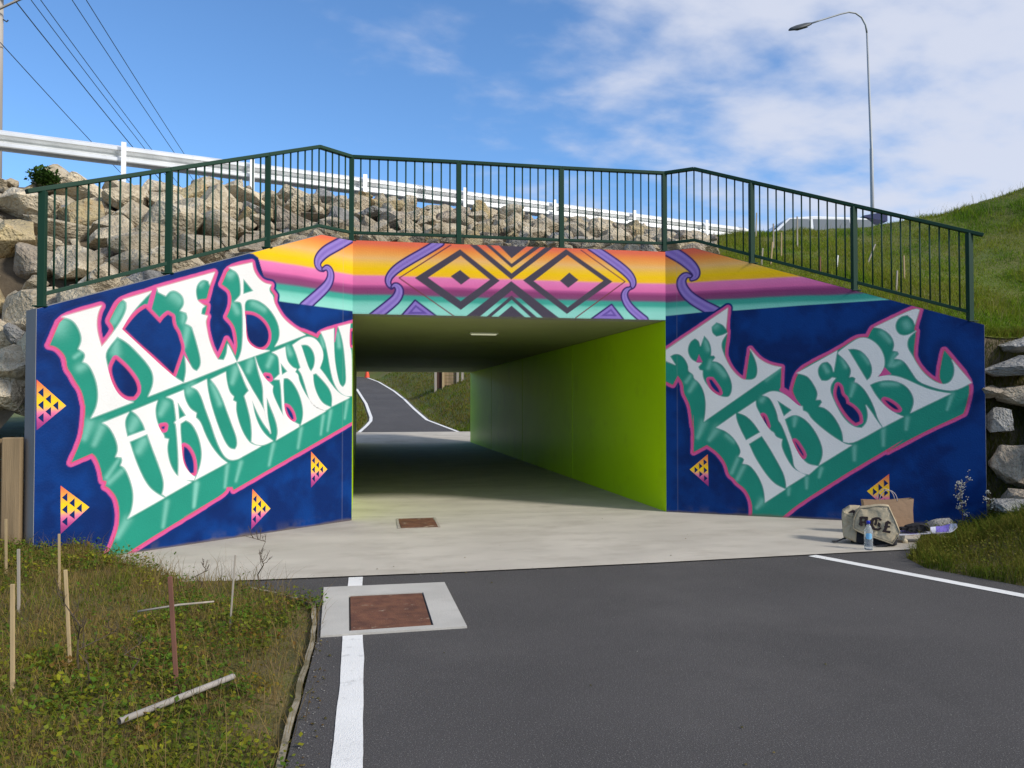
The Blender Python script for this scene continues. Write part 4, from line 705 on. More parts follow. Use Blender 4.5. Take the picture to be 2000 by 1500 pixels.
PP = tag(empty('power_pole', (-7.80, 19.0, 4.7)), 'weathered power pole at the left edge of the picture with crossarm', 'power pole')
M['polewood'] = material('pole_wood', (0.36, 0.33, 0.30), 0.9, var=0.2, scale=4, stretch=(5, 5, 0.3))
MB().tube([(0, 0, 0), (0, 0, 7.2)], [0.17, 0.14], 14).build('pole', M['polewood'], PP, smooth=True)
MB().box((0.0, -0.19, 5.84), (3.0, 0.11, 0.13)).build('crossarm', M['timber'], PP, bevel=0.01)
MB().bar((0.02, -0.2, 5.30), (0.85, -0.21, 5.80), 0.05, 0.03).build('brace', M['polewood'], PP)
WX = [-7.62, -7.26, -7.05, -6.36, -6.05]
for x in WX: MB().lathe([(0.0, 0.10), (0.03, 0.10), (0.045, 0.06), (0.03, 0.05), (0.045, 0.02), (0.02, 0.0), (0.02, -0.05)], 10, (x + 7.80, -0.19, 5.95)).build('insulator', M['lamphead'], PP, smooth=True)
MB().tube([(0.14, 0, 5.25), (0.22, 0, 5.20), (0.25, 0, 5.24)], 0.015, 6).build('bracket', M['lamphead'], PP)
M['wire'] = material('wire', (0.045, 0.06, 0.09), 0.6)
names = ['first', 'second', 'third', 'fourth', 'fifth', 'sixth']
for k, (x, z) in enumerate([(-7.62, 9.35)] + [(x, 10.65) for x in WX]):
    pts = [(x, 18.8 + 46 * t, z + 0.2 * t - 4 * 0.55 * t * (1 - t)) for t in np.linspace(0, 1, 24)]
    tag(MB().tube(pts, 0.0135 if k == 1 else 0.010, 5).build('power_line', M['wire']), f'thin dark power line crossing the blue sky, {names[k]} from the left', 'power line', 'power lines at upper left')

# ---------------------------------------------------------------- parked cars behind the crest
M['carwhite'] = material('car_white', (0.78, 0.79, 0.80), 0.25, spec=0.6); M['carglass'] = material('car_glass', (0.17, 0.19, 0.205), 0.15, spec=0.6); M['tyre'] = material('tyre', (0.02, 0.02, 0.02), 0.9); M['carblue'] = material('dark_blue_panel', (0.02, 0.03, 0.11), 0.4)  # car glass greyed so its base colour carries the reflected sky
def car(loc, rz, label, L=4.5, W=1.75, roof=1.62, hatch=False):
    c = tag(empty('parked_car', loc, rz), label, 'car')
    def shell(prof, w0, w1, name, mat, z0=0):
        V = []; n = len(prof)
        for sgn in (-1, 1):
            for x, z, ww in prof: V.append((x, sgn * ww / 2, z))
        Fc = [tuple(range(n)), tuple(range(2 * n - 1, n - 1, -1))] + [(i, i + n, (i + 1) % n + n, (i + 1) % n) for i in range(n)]
        o = MB().add(V, Fc).build(name, mat, c, bevel=0.04); return o
    h = L / 2
    shell([(-h, 0.35, W), (h, 0.35, W), (h, 0.72, W), (h - 0.12, 0.88, W), (1.15, 1.0, W), (-h + 0.08, 1.02, W), (-h, 0.8, W)], W, W, 'body', M['carwhite'])
    cab = shell([(1.12, 1.0, W - 0.06), (0.45, roof - 0.06, W - 0.38), (-0.2, roof, W - 0.40), (-1.5, roof - 0.03, W - 0.40), (-h + 0.12, 1.03, W - 0.08)], W, W, 'roof', M['carwhite'])
    for sgn in (-1, 1):
        for (xa, xb, xc, xd) in ((-2.0, -1.15, -1.15, -1.55), (-1.07, -0.15, -0.15, -1.07), (-0.05, 0.92, 0.42, -0.05)):
            y0, y1 = sgn * (W / 2 - 0.022), sgn * ((W - 0.38) / 2 + 0.012)
            MB().add([(xa, y0, 1.06), (xb, y0, 1.06), (xc, y1, roof - 0.09), (xd, y1, roof - 0.09)], [(0, 1, 2, 3)]).build('side_window', M['carglass'], c)
    MB().add([(1.09, -0.72, 1.06), (1.09, 0.72, 1.06), (0.53, 0.60, roof - 0.10), (0.53, -0.60, roof - 0.10)], [(0, 1, 2, 3)]).build('windscreen', M['carglass'], c)
    for x in (-1.35, 1.35):
        for sgn in (-1, 1):
            w = MB().lathe([(0.0, -0.1), (0.26, -0.1), (0.32, -0.07), (0.32, 0.07), (0.26, 0.1), (0.0, 0.1)], 18).build('wheel', M['tyre'], c); w.location = (x, sgn * (W / 2 - 0.1), 0.32); w.rotation_euler = (R(90), 0, 0)
    for sgn in (-1, 1): MB().box((h - 0.02, sgn * 0.6, 0.72), (0.06, 0.34, 0.14)).build('headlight', M['galvpost'], c, bevel=0.02)
    if hatch: MB().add([(-1.45, -0.70, roof + 0.02), (-1.45, 0.70, roof + 0.02), (-2.05, 0.68, roof + 0.13), (-2.05, -0.68, roof + 0.13), (-1.45, -0.70, roof - 0.02), (-1.45, 0.70, roof - 0.02), (-2.05, 0.68, roof - 0.12), (-2.05, -0.68, roof - 0.12)], [(0, 1, 2, 3), (7, 6, 5, 4), (0, 4, 5, 1), (1, 5, 6, 2), (2, 6, 7, 3), (3, 7, 4, 0)]).build('raised_tailgate', M['carblue'], c)
    return c
car((10.95, 18.6, 4.60), R(172), 'white car with raised dark blue tailgate parked beyond the grass crest', hatch=True)

# ---------------------------------------------------------------- beyond the tunnel
fz = lambda y: 0.30 + 0.105 * (y - 35.15)
fr_ = [(4.3, 35.16), (3.28, 39.26), (2.98, 44.0), (2.74, 49.16), (2.35, 54.64), (1.51, 62.41), (0.62, 67.13), (-2, 69.5), (-8, 71)]
fl_ = [(0.02, 35.16), (0.33, 37.13), (0.56, 38.9), (0.60, 40.35), (0.41, 46.81), (-0.14, 56.11), (-1.2, 61.0), (-8, 64)]
sheet('far_path', [(p[0] - 0.12, p[1]) for p in fl_] + [(p[0] + 0.15, p[1]) for p in reversed(fr_)], lambda x, y: fz(y), M['asphalt'], kind='structure')
rough_strip('painted_line', fr_[:-1], 0.15, lambda x, y: fz(y) + 0.012, 0.004, 0.5); rough_strip('painted_line', fl_[:-1], 0.15, lambda x, y: fz(y) + 0.012, 0.004, 0.5)
frx = lambda y: np.interp(y, [p[1] for p in fr_], [p[0] for p in fr_]); flx = lambda y: np.interp(y, [p[1] for p in fl_], [p[0] for p in fl_])
def far_ground(x, y):
    z = fz(y) - 0.05; dr = np.clip(x - frx(y) - 0.25, 0, 50); dl = np.clip(flx(y) - 0.15 - x, 0, 50)
    return z + 0.42 * np.minimum(dr, 9) * sm(0, 1.0, dr) + 0.12 * np.minimum(dl, 12) + 0.12 * (vnoise(x * 0.9, y * 0.9) - 0.5) * np.clip(dr + dl, 0, 1)
FGX, FGY = np.arange(-30, 30.1, 0.5), np.arange(35.2, 100, 0.6)
M['farturf'] = material('far_turf', (0.085, 0.115, 0.022), 0.95, var=0.25, scale=0.5, col2=(0.125, 0.105, 0.035), bump=0.6, bscale=12)
grid_surface('far_bank', FGX, FGY, far_ground, M['farturf'], keep=lambda x, y: (x > frx(y) - 0.2) | (x < flx(y) + 0.2))
TS = tag(empty('timber_barrier', (4.9, 48, 2.3)), 'short timber post and board barrier standing on the grass beyond the tunnel', 'barrier')
for x, h in ((-0.38, 1.3), (0.08, 1.2), (0.95, 1.1), (1.25, 1.05)): MB().box((x, 0, h / 2), (0.14, 0.14, h + 0.5)).build('post', M['greywood'] if x < 0 or x > 0.5 else M['wood'], TS)
for k in range(5): MB().box((0.52, 0.10, 0.42 + k * 0.2), (1.0, 0.04, 0.18)).build('board', M['timber'], TS)
MB().box((-0.15, 0.10, 0.75), (0.32, 0.04, 1.2)).build('board', material('dark_board', (0.06, 0.03, 0.02), 0.9), TS)
CN = tag(empty('traffic_cone', (0.66, 66.9, fz(66.9))), 'tiny orange-red traffic cone where the far path bends', 'cone')
MB().lathe([(0.20, 0.03), (0.17, 0.25), (0.10, 0.52), (0.04, 0.72), (0.0, 0.73)], 14).build('cone', material('cone_orange', (0.75, 0.08, 0.03), 0.6), CN, smooth=True); MB().box((0, 0, 0.015), (0.42, 0.42, 0.03)).build('base', material('cone_base', (0.5, 0.06, 0.03), 0.7), CN)

# ---------------------------------------------------------------- drain covers and edging
DP = tag(empty('drain_pit', (0.24, 6.36, 0)), 'rusty steel cover in a pale concrete surround set in the asphalt path', 'drain cover')
so, si = [(-0.29, 7.08), (0.75, 7.08), (0.76, 5.66), (-0.25, 5.62)], [(-0.075, 6.735), (0.535, 6.74), (0.53, 5.735), (-0.06, 5.70)]
sb = MB(); V = [(x, y, 0.014) for x, y in so] + [(x, y, 0.014) for x, y in si] + [(x, y, -0.05) for x, y in so] + [(x, y, -0.05) for x, y in si]
Fc = []
for i in range(4): j = (i + 1) % 4; Fc += [(i, i + 4, j + 4, j), (i, j, j + 8, i + 8), (i + 4, i + 12, j + 12, j + 4)]
ipart(sb.add(V, Fc).build('surround', M['slab']), DP)
M['darkgap'] = material('dark_gap', (0.02, 0.017, 0.015), 0.95)
ipart(MB().add([(x, y, -0.02) for x, y in si], [(3, 2, 1, 0)]).build('recess', M['darkgap']), DP)
cin = [(-0.063, 6.722), (0.523, 6.727), (0.516, 5.748), (-0.048, 5.714)]
ipart(MB().hexa([(x, y, -0.015) for x, y in cin[::-1]], [(x, y, 0.010) for x, y in cin[::-1]]).build('cover', M['rust'], bevel=0.003), DP)
D2 = tag(empty('drain_cover', (0.77, 10.6, 0)), 'small rusty drain cover in the concrete apron at the tunnel mouth', 'drain cover')
fr2 = MB(); 
for a, b in (((0.50, 10.16), (0.52, 11.02)), ((0.52, 11.02), (1.03, 11.02)), ((1.03, 11.02), (1.01, 10.16)), ((1.01, 10.16), (0.50, 10.16))): fr2.bar((*a, 0.012), (*b, 0.012), 0.03, 0.014)
ipart(fr2.build('frame', M['greywood']), D2)
ipart(MB().box((0.765, 10.59, 0.0125), (0.47, 0.82, 0.012)).build('cover', M['rust']), D2)
ed = MB(); er = random.Random(4)
eo = []
for a, b in zip(edge_l[:-1], edge_l[1:]):
    n = max(1, int(math.hypot(b[0] - a[0], b[1] - a[1]) / 0.18)); eo += [(a[0] + (b[0] - a[0]) * k / n + er.uniform(-.008, .008), a[1] + (b[1] - a[1]) * k / n) for k in range(n)]
for a, b in zip(eo[:-1], eo[1:]): ed.bar((a[0] - 0.028, a[1], -0.008), (b[0] - 0.028, b[1], -0.008), 0.030, 0.024)
M['edging'] = material('old_edging', (0.27, 0.235, 0.17), 0.9, var=0.3, scale=6, bump=0.4, stain=(0.12, 0.10, 0.05), stain_scale=4, stain_lo=0.45, stain_hi=0.62)
tag(ed.build('path_edging', M['edging']), kind='structure')

# ---------------------------------------------------------------- bags, bottle and skateboard
def resample(poly, n=48):
    P = np.array(poly + [poly[0]], float); L = np.r_[0, np.cumsum(np.hypot(*np.diff(P, axis=0).T))]; t = np.linspace(0, L[-1], n, endpoint=False)
    return np.stack([np.interp(t, L, P[:, 0]), np.interp(t, L, P[:, 1])], -1)
def inflate(outline, yf, yb, edge=0.10, seed=0, wr=0.006):
    """cushion-like solid from a front outline: creased front at yf, back at yb, rounded rim"""
    P = resample([tuple(p) for p in chaikin(outline, 2, 34)], 96); c = P.mean(0); rings = []
    for s, f in ((0.12, 0.0), (0.26, 0.0), (0.42, 0.0), (0.58, 0.0), (0.72, 0.0), (0.84, 0.004), (1 - edge, 0.02), (1 - edge * 0.35, 0.10), (1.0, 0.30), (1.0, 0.65), (1 - edge * 0.5, 0.92), (1 - edge * 2, 1.0)):
        rings.append((c + (P - c) * s, yf + (yb - yf) * f))
    V = []
    for Q, y in rings:
        for p in Q:
            k = mnoise.noise(Vector((p[0] * 9 + seed, y * 6, p[1] * 7))); crease = 1 - abs(mnoise.noise(Vector((p[0] * 11 - p[1] * 6, seed, p[1] * 9 + p[0] * 5)))) * 2.2
            g = 0.35 * mnoise.noise(Vector((p[0] * 30, seed + y * 20, p[1] * 30)))
            V.append((p[0] + wr * 0.8 * k, y + wr * (k + g) - wr * 0.9 * max(0.0, crease - 0.45), p[1] + wr * 0.6 * g))
    n = len(P); Fc = [(i * n + k, i * n + (k + 1) % n, (i + 1) * n + (k + 1) % n, (i + 1) * n + k) for i in range(len(rings) - 1) for k in range(n)]
    V += [(c[0], yf, c[1]), (c[0], yb, c[1])]; a = len(V) - 2
    for k in range(n): Fc.append((a, (k + 1) % n, k)); Fc.append((a + 1, (len(rings) - 1) * n + k, (len(rings) - 1) * n + (k + 1) % n))
    return MB().add(V, Fc)
ZX = lambda l, s=0.00076: [((x - 560) * s, (895 - y) * s) for x, y in l]
M['canvas'] = material('canvas', (0.46, 0.375, 0.245), 0.9, var=0.18, scale=9, bump=0.5, bscale=22, stain=(0.28, 0.23, 0.15), stain_scale=5, stain_lo=0.5, stain_hi=0.75); M['blackfab'] = material('black_webbing', (0.012, 0.012, 0.016), 0.85)
M['ink'] = material('print_and_pocket_shade', (0.018, 0.009, 0.009), 0.8); M['kraft'] = material('kraft_paper', (0.40, 0.25, 0.145), 0.8, var=0.1, scale=6, bump=0.25, bscale=14); M['cord'] = material('paper_cord', (0.45, 0.38, 0.36), 0.8)
BGR = R(-34.4)
BP = tag(empty('backpack', (5.66, 8.12, 0.014), BGR), 'beige canvas backpack with dark blackletter lettering leaning against the right wing wall', 'backpack')
inflate(ZX([(185, 440), (290, 368), (420, 368), (420, 470), (400, 600), (390, 880), (215, 815), (180, 640)]), -0.10, 0.12, 0.06, 3, 0.022).build('pocket', M['canvas'], BP, smooth=True)
inflate(ZX([(300, 885), (365, 650), (880, 640), (930, 760), (925, 885), (700, 897)]), -0.10, 0.16, 0.1, 5).build('base_panel', M['blackfab'], BP, smooth=True)
fl = inflate(ZX([(425, 372), (560, 350), (690, 325), (820, 330), (850, 400), (900, 520), (962, 685), (912, 765), (862, 850), (700, 800), (520, 748), (395, 700), (332, 660), (348, 520), (385, 430)]), -0.165, 0.06, 0.018, 9, 0.013).build('flap', M['canvas'], BP, smooth=True)
op = ZX([(245, 480), (285, 440), (335, 408), (372, 425), (352, 470), (338, 492), (290, 478)])
MB().add([(p[0], -0.112, p[1]) for p in op], [tuple(range(len(op)))]).build('opening', M['ink'], BP)  # flat dark sheet painted as the shade inside the open pocket
rim = ZX([(190, 445), (260, 488), (335, 515), (345, 492), (262, 462), (205, 430)]); inflate(rim, -0.122, -0.09, 0.15, 1, 0.002).build('rolled_rim', M['canvas'], BP, smooth=True)
def ink(polys, lab):
    mb = MB(); polys = [[(x + dx, y + dy) for x, y in pl] for dx, dy in ((0, 0), (5, 0), (-5, 0), (0, 4), (0, -4)) for pl in polys]
    for k, pl in enumerate(polys):
        Q = ZX(pl); tri = tessellate_polygon([[Vector((p[0], p[1], 0)) for p in Q]]); mb.add([(p[0], -0.1830 - 0.0005 * k, p[1]) for p in Q], [t for t in tri])
    o = mb.build('letter', M['ink'], fl); o['label'] = lab
ink([[(428, 500), (445, 489), (533, 487), (537, 506), (450, 514)], [(430, 500), (457, 512), (450, 560), (470, 610), (442, 617), (418, 600), (430, 560)], [(500, 492), (537, 490), (532, 560), (545, 615), (567, 628), (532, 642), (503, 622), (498, 560)], [(448, 558), (500, 550), (500, 568), (450, 576)]], 'dark blackletter A')
ink([[(640, 490), (600, 505), (573, 540), (563, 590), (580, 640), (620, 666), (680, 669), (716, 640), (704, 626), (670, 645), (632, 640), (606, 610), (600, 560), (628, 516), (680, 506), (700, 532), (724, 520), (690, 489)], [(636, 520), (662, 518), (656, 570), (642, 602), (622, 592), (638, 560)], [(680, 555), (704, 575), (692, 622), (668, 602)]], 'dark blackletter C')
ink([[(838, 548), (805, 527), (772, 550), (768, 600), (752, 650), (726, 682), (790, 690), (825, 697), (834, 668), (790, 668), (776, 664), (796, 620), (800, 580), (815, 555), (836, 578)], [(756, 606), (827, 598), (827, 616), (756, 624)]], 'dark blackletter E')
for pts in ([(0.06, -0.20, 0.012), (0.14, -0.17, 0.02), (0.22, -0.12, 0.03), (0.26, -0.05, 0.12)], [(-0.38, -0.06, 0.012), (-0.34, -0.12, 0.02), (-0.27, -0.10, 0.05), (-0.22, -0.02, 0.06)]):
    MB().bar(pts[0], pts[1], 0.035, 0.008).bar(pts[1], pts[2], 0.035, 0.008).bar(pts[2], pts[3], 0.035, 0.008).build('strap', M['blackfab'], BP)
MB().bar((0.225, -0.14, 0.02), (0.225, -0.13, 0.11), 0.03, 0.02).build('buckle', M['blackfab'], BP)

hem = [tuple(p) for p in ZX([(425, 372), (560, 350), (690, 325), (820, 330), (850, 400), (900, 520), (962, 685), (912, 765), (862, 850), (700, 800), (520, 748), (395, 700), (332, 660), (348, 520), (385, 430), (425, 372)])]
MB().tube([(p[0] * 0.985, -0.168, (p[1] - 0.24) * 0.985 + 0.24) for p in hem], 0.006, 6).build('hem', material('canvas_hem', (0.30, 0.25, 0.17), 0.9), fl)
for o in list(BP.children) + list(fl.children):
    for v in o.data.vertices: v.co.y += 0.34 * (v.co.z - 0.10)
PB = tag(empty('paper_bag', (6.29, 8.68, 0.014), R(-22)), 'brown paper carrier bag with white cord handles behind the backpack', 'paper bag')
w, dpt, hgt = 0.275, 0.09, 0.40
ring = lambda z, k, sk: [(-w * k, -dpt * sk, z), (w * k, -dpt * sk, z + (0.03 if z > 0.3 else 0)), (w * k, dpt * sk, z + (0.03 if z > 0.3 else 0)), (0.0, dpt * sk * 1.1, z), (-w * k, dpt * sk, z)]
V = []; zz = [0, 0.1, 0.2, 0.3, hgt]
for i, z in enumerate(zz): V += [(p[0] + 0.008 * mnoise.noise(Vector((p[0] * 9, z * 8, 1))), p[1] + 0.012 * mnoise.noise(Vector((p[0] * 9, z * 8, 4))), p[2]) for p in ring(z, 1.0 + 0.02 * math.sin(i * 2), 1.0 - 0.06 * i)]
Fc = [(i * 5 + k, i * 5 + (k + 1) % 5, (i + 1) * 5 + (k + 1) % 5, (i + 1) * 5 + k) for i in range(4) for k in range(5)] + [(4, 3, 2, 1, 0)]
pbm = MB().add(V, Fc).build('bag', M['kraft'], PB); sl = pbm.modifiers.new('thick', 'SOLIDIFY'); sl.thickness = 0.003
for y in (-0.068, 0.062):
    pts = [(-0.10 + 0.20 * (1 - math.cos(a)) / 2, y, hgt + 0.0 + 0.13 * math.sin(a)) for a in np.linspace(0, math.pi, 14)]
    MB().tube(pts, 0.0045, 6).build('handle', M['cord'], PB, smooth=True)

BT = tag(empty('water_bottle', (5.41, 7.78, 0.014)), 'clear plastic water bottle with blue cap standing in front of the backpack', 'bottle')
mpl = bpy.data.materials.new('clear_plastic'); mpl.use_nodes = True; q = mpl.node_tree.nodes['Principled BSDF']; q.inputs['Base Color'].default_value = (0.93, 0.97, 1, 1); q.inputs['Transmission Weight'].default_value = 0.82; q.inputs['Roughness'].default_value = 0.08; q.inputs['IOR'].default_value = 1.18
MB().lathe([(0.0, 0.0), (0.040, 0.0), (0.045, 0.012), (0.043, 0.05), (0.045, 0.06), (0.043, 0.075), (0.045, 0.09), (0.044, 0.19), (0.040, 0.215), (0.026, 0.25), (0.015, 0.268), (0.015, 0.285), (0.0, 0.285)], 24).build('bottle', mpl, BT, smooth=True)
MB().lathe([(0.0, 0.308), (0.017, 0.308), (0.0185, 0.303), (0.0185, 0.276), (0.0, 0.276)], 20).build('cap', material('cap_blue', (0.01, 0.03, 0.45), 0.4), BT, smooth=True)
lab = []
for k in range(9):
    a = R(200 + k * 10)
    lab += [(0.0462 * math.cos(a), 0.0462 * math.sin(a), 0.115 + (0.012 if k in (0, 8) else 0.004 if k in (1, 7) else 0)), (0.0462 * math.cos(a), 0.0462 * math.sin(a), 0.180 - (0.012 if k in (0, 8) else 0.004 if k in (1, 7) else 0))]
MB().add(lab, [(2 * i, 2 * i + 2, 2 * i + 3, 2 * i + 1) for i in range(8)]).build('paper_label', material('label_blue', (0.22, 0.52, 0.78), 0.6), BT)

SB = tag(empty('skateboard', (6.30, 8.10, 0.03), R(-12)), 'skateboard with purple and white deck resting half in the grass beside the paper bag', 'skateboard')
SB.rotation_euler = (R(8), R(-4), R(-14))
M['deckwhite'] = material('deck_white', (0.62, 0.62, 0.72), 0.5); M['deckpurple'] = material('deck_purple', (0.20, 0.15, 0.52), 0.5)
def deck_pt(t, s, dz=0):     # t along -1..1, s across -1..1
    l = 0.40; x = t * l; wv = 0.105 * math.sqrt(max(0.0, 1 - max(0, (abs(t) - 0.62) / 0.38) ** 2)); z = 0.105 + 0.055 * max(0, (abs(t) - 0.68) / 0.32) ** 1.4 + 0.010 * s * s + dz
    return (x, s * wv, z)
TT = np.linspace(-1, 1, 33); V = [deck_pt(t, s, dz) for dz in (0, -0.011) for t in TT for s in (-1, -.5, 0, .5, 1)]; n = 33 * 5; Fc = []
for i in range(32):
    for k in range(4): a = i * 5 + k; Fc += [(a, a + 1, a + 6, a + 5)[::-1], (n + a, n + a + 1, n + a + 6, n + a + 5)]
    Fc += [(i * 5, i * 5 + 5, n + i * 5 + 5, n + i * 5), (i * 5 + 4, n + i * 5 + 4, n + i * 5 + 9, i * 5 + 9)]
MB().add(V, Fc).build('deck', M['deckwhite'], SB, smooth=False)
for (t0, t1, sk) in ((0.42, 0.78, 0.12), (-0.5, -0.3, -0.1)):
    TTp = np.linspace(t0, t1, 8); Vp = [deck_pt(t + sk * s, s, 0.002) for t in TTp for s in (-1, -.5, 0, .5, 1)]
    MB().add(Vp, [(i * 5 + k, i * 5 + 5 + k, i * 5 + 6 + k, i * 5 + 1 + k) for i in range(7) for k in range(4)]).build('deck_print', M['deckpurple'], SB)
for x in (-0.22, 0.22):
    MB().tube([(x, -0.08, 0.03), (x, 0.08, 0.03)], 0.008, 8).box((x, 0, 0.06), (0.06, 0.04, 0.06)).build('truck', M['galv'], SB)
    for sgn in (-1, 1):
        wv = MB().lathe([(0.0, -0.018), (0.026, -0.018), (0.030, -0.01), (0.030, 0.01), (0.026, 0.018), (0.0, 0.018)], 16).build('wheel', material('wheel_cream', (0.55, 0.47, 0.33), 0.5), SB, smooth=True); wv.location = (x, sgn * 0.092, 0.03); wv.rotation_euler = (R(90), 0, 0)
BK = tag(empty('black_bundle', (6.22, 8.07, 0.15), R(-20)), 'small crumpled black cloth bundle lying on the skateboard', 'cloth')
inflate([(-0.15, 0.0), (-0.12, 0.05), (-0.03, 0.085), (0.08, 0.08), (0.14, 0.04), (0.13, -0.005), (0.0, -0.012)], -0.07, 0.07, 0.3, 21, 0.02).build('cloth', M['blackfab'], BK, smooth=True)
inflate([(-0.20, 0.0), (-0.18, 0.035), (-0.09, 0.04), (-0.07, 0.0)], -0.06, 0.04, 0.3, 24, 0.01).build('fold', M['blackfab'], BK, smooth=True)

# ---------------------------------------------------------------- stakes and loose sticks
def stake(p, top, wd, mat, label, cat='stake', group=None):
    o = MB().bar((0, 0, -0.12), Vector(top) - Vector(p), wd * 0.78, wd * 0.6, (0, 1, 0.1)).build('stake', M[mat], None, bevel=0.002); o.location = p
    return tag(o, label, cat, group)
gz = lambda x, y: float(verge_l(np.array([x]), np.array([y]))[0])
SL_ = [((-2.90, 7.42), (-2.91, 7.42, 0.62), .024, 'wood', 'pale wooden stake nearest the timber retaining wall at far left'), ((-2.38, 6.31), (-2.39, 6.31, 0.55), .024, 'greywood', 'thin grey stake standing in the far left weeds'),
       ((-2.36, 7.04), (-2.37, 7.04, 0.54), .022, 'wood', 'tan wooden stake standing before the blue mural foot'), ((-1.66, 5.16), (-1.70, 5.16, 0.61), .024, 'wood', 'leaning tan stake with dark knots beside the dry thistle'),
       ((-1.82, 4.76), (-1.83, 4.76, 0.62), .026, 'wood', 'upright pale stake nearest the camera at the left edge'), ((-0.99, 4.80), (-1.04, 4.80, 0.62), .030, 'brownwood', 'reddish brown stake in the middle of the left verge'),
       ((-0.91, 6.06), (-0.87, 6.06, 0.50), .016, 'greywood', 'thin grey leaning stick near the concrete apron')]
for (x, y), t, wd, mt, lb in SL_: stake((x, y, gz(x, y)), t, wd, mt, lb, group='stakes in the left verge')
SR_ = [((7.73, 14.6, 5.0), (7.75, 14.6, 5.37), 'greywood', 'thin grey stake on the crest left of the parked cars'), ((7.5, 13.5, 4.5), (7.5, 13.5, 4.9), 'greywood', 'short grey stake just below the crest of the grass bank'),
       ((7.14, 12.6, 4.05), (7.15, 12.6, 4.53), 'wood', 'pale upright stake halfway up the grass bank'), ((6.6, 12.0, 3.8), (6.65, 12.0, 4.23), 'wood', 'slim yellowish stake left of the pale upright one'),
       ((6.38, 11.9, 3.75), (6.42, 11.9, 4.1), 'greywood', 'short leaning stake low on the bank nearest the railing corner'), ((8.04, 13.6, 4.6), (8.04, 13.6, 5.08), 'greywood', 'tall grey stake reaching above the crest below the parked car'),
       ((7.12, 11.4, 3.45), (7.13, 11.4, 3.9), 'brownwood', 'dark brown stake behind the second bay of the right railing'), ((7.64, 11.8, 3.65), (7.70, 11.8, 4.01), 'linepaint', 'short white stake in the middle of the grass bank'),
       ((8.32, 11.0, 3.4), (8.31, 11.0, 3.88), 'wood', 'tan stake behind the last bay of the railing'), ((7.79, 10.5, 3.2), (7.82, 10.5, 3.55), 'greywood', 'short stake low behind the last bay of the railing'), ((8.44, 12.2, 3.9), (8.67, 12.2, 4.31), 'greywood', 'grey stick leaning to the right on the grass bank')]
for p, t, mt, lb in SR_: stake(p, t, 0.030, mt, lb, group='stakes on the right grass bank')
M['pipe'] = material('grey_pipe', (0.27, 0.245, 0.22), 0.75, var=0.2, scale=6)
a, b = Vector((-1.13, 4.18, gz(-1.13, 4.18) + 0.06)), Vector((-0.68, 4.70, gz(-0.68, 4.70) + 0.085)); ptube = MB()
ptube.tube([a, b], 0.0165, 14, cap=False); ptube.tube([b, a], 0.013, 14, cap=False)
tag(ptube.build('pipe', M['pipe'], smooth=True), 'grey plastic pipe lying across the weeds of the left verge', 'pipe')
tag(MB().tube([(-1.46, 5.80, 0.19), (-1.2, 5.83, 0.215), (-0.98, 5.86, 0.22)], [0.007, 0.008, 0.006], 6).build('twig', M['greywood'], smooth=True), 'thin pale twig lying level behind the reddish brown stake', 'twig')

# ---------------------------------------------------------------- grass, weeds and shrubs
def tint_mesh(name, V, Fc, C, label, cat):
    me = bpy.data.meshes.new(name); V = np.asarray(V, np.float32); Fc = np.asarray(Fc, np.int32); k = Fc.shape[1]
    me.vertices.add(len(V)); me.vertices.foreach_set('co', V.ravel()); me.loops.add(Fc.size); me.loops.foreach_set('vertex_index', Fc.ravel()); me.polygons.add(len(Fc))
    me.polygons.foreach_set('loop_start', np.arange(0, Fc.size, k, dtype=np.int32)); me.polygons.foreach_set('loop_total', np.full(len(Fc), k, np.int32)); me.update()
    ca = me.color_attributes.new('tint', 'FLOAT_COLOR', 'POINT'); ca.data.foreach_set('color', np.concatenate([C, np.ones((len(C), 1))], 1).astype(np.float32).ravel())
    return tag(link(name, me, M['grass']), label, cat, kind='stuff')
def blades(P, h, w, C, lean=0.5, rg=rng):
    n = len(P); a = rg.uniform(0, 2 * np.pi, n); dx, dy = np.cos(a), np.sin(a); b = rg.uniform(0, 2 * np.pi, n); lx, ly = np.cos(b) * h * lean * rg.uniform(0.2, 1, n), np.sin(b) * h * lean * rg.uniform(0.2, 1, n)
    o = np.stack([dx * w, dy * w, np.zeros(n)], -1) / 2; m = P + np.stack([lx * 0.35, ly * 0.35, h * 0.6], -1); t = P + np.stack([lx, ly, h * rg.uniform(0.85, 1, n)], -1)
    V = np.stack([P - o, P + o, m - o * 0.75, m + o * 0.75, t], 1).reshape(-1, 3); i = np.arange(n)[:, None] * 5
    F3 = np.concatenate([i + [0, 1, 3], i + [0, 3, 2], i + [2, 3, 4]], 0); return V, F3, np.repeat(C, 5, 0)
def leaves(P, s, C, rg=rng, flat=0.6):
    n = len(P); a = rg.uniform(0, 2 * np.pi, n); t = rg.uniform(-flat, flat, n) + 0.25; d = np.stack([np.cos(a) * np.cos(t), np.sin(a) * np.cos(t), np.sin(t)], -1)
    sd = np.stack([-np.sin(a), np.cos(a), rg.uniform(-0.5, 0.5, n)], -1); s = s[:, None]
    V = np.stack([P, P + d * s * 0.5 + sd * s * 0.33, P + d * s, P + d * s * 0.5 - sd * s * 0.33], 1).reshape(-1, 3); i = np.arange(n)[:, None] * 4
    return V, np.concatenate([i + [0, 1, 2], i + [0, 2, 3]], 0), np.repeat(C, 4, 0)
def join(parts):
    V, Fc, C = [], [], []; k = 0
    for v, f, c in parts: V.append(v); Fc.append(f + k); C.append(c); k += len(v)
    return np.concatenate(V), np.concatenate(Fc), np.concatenate(C)
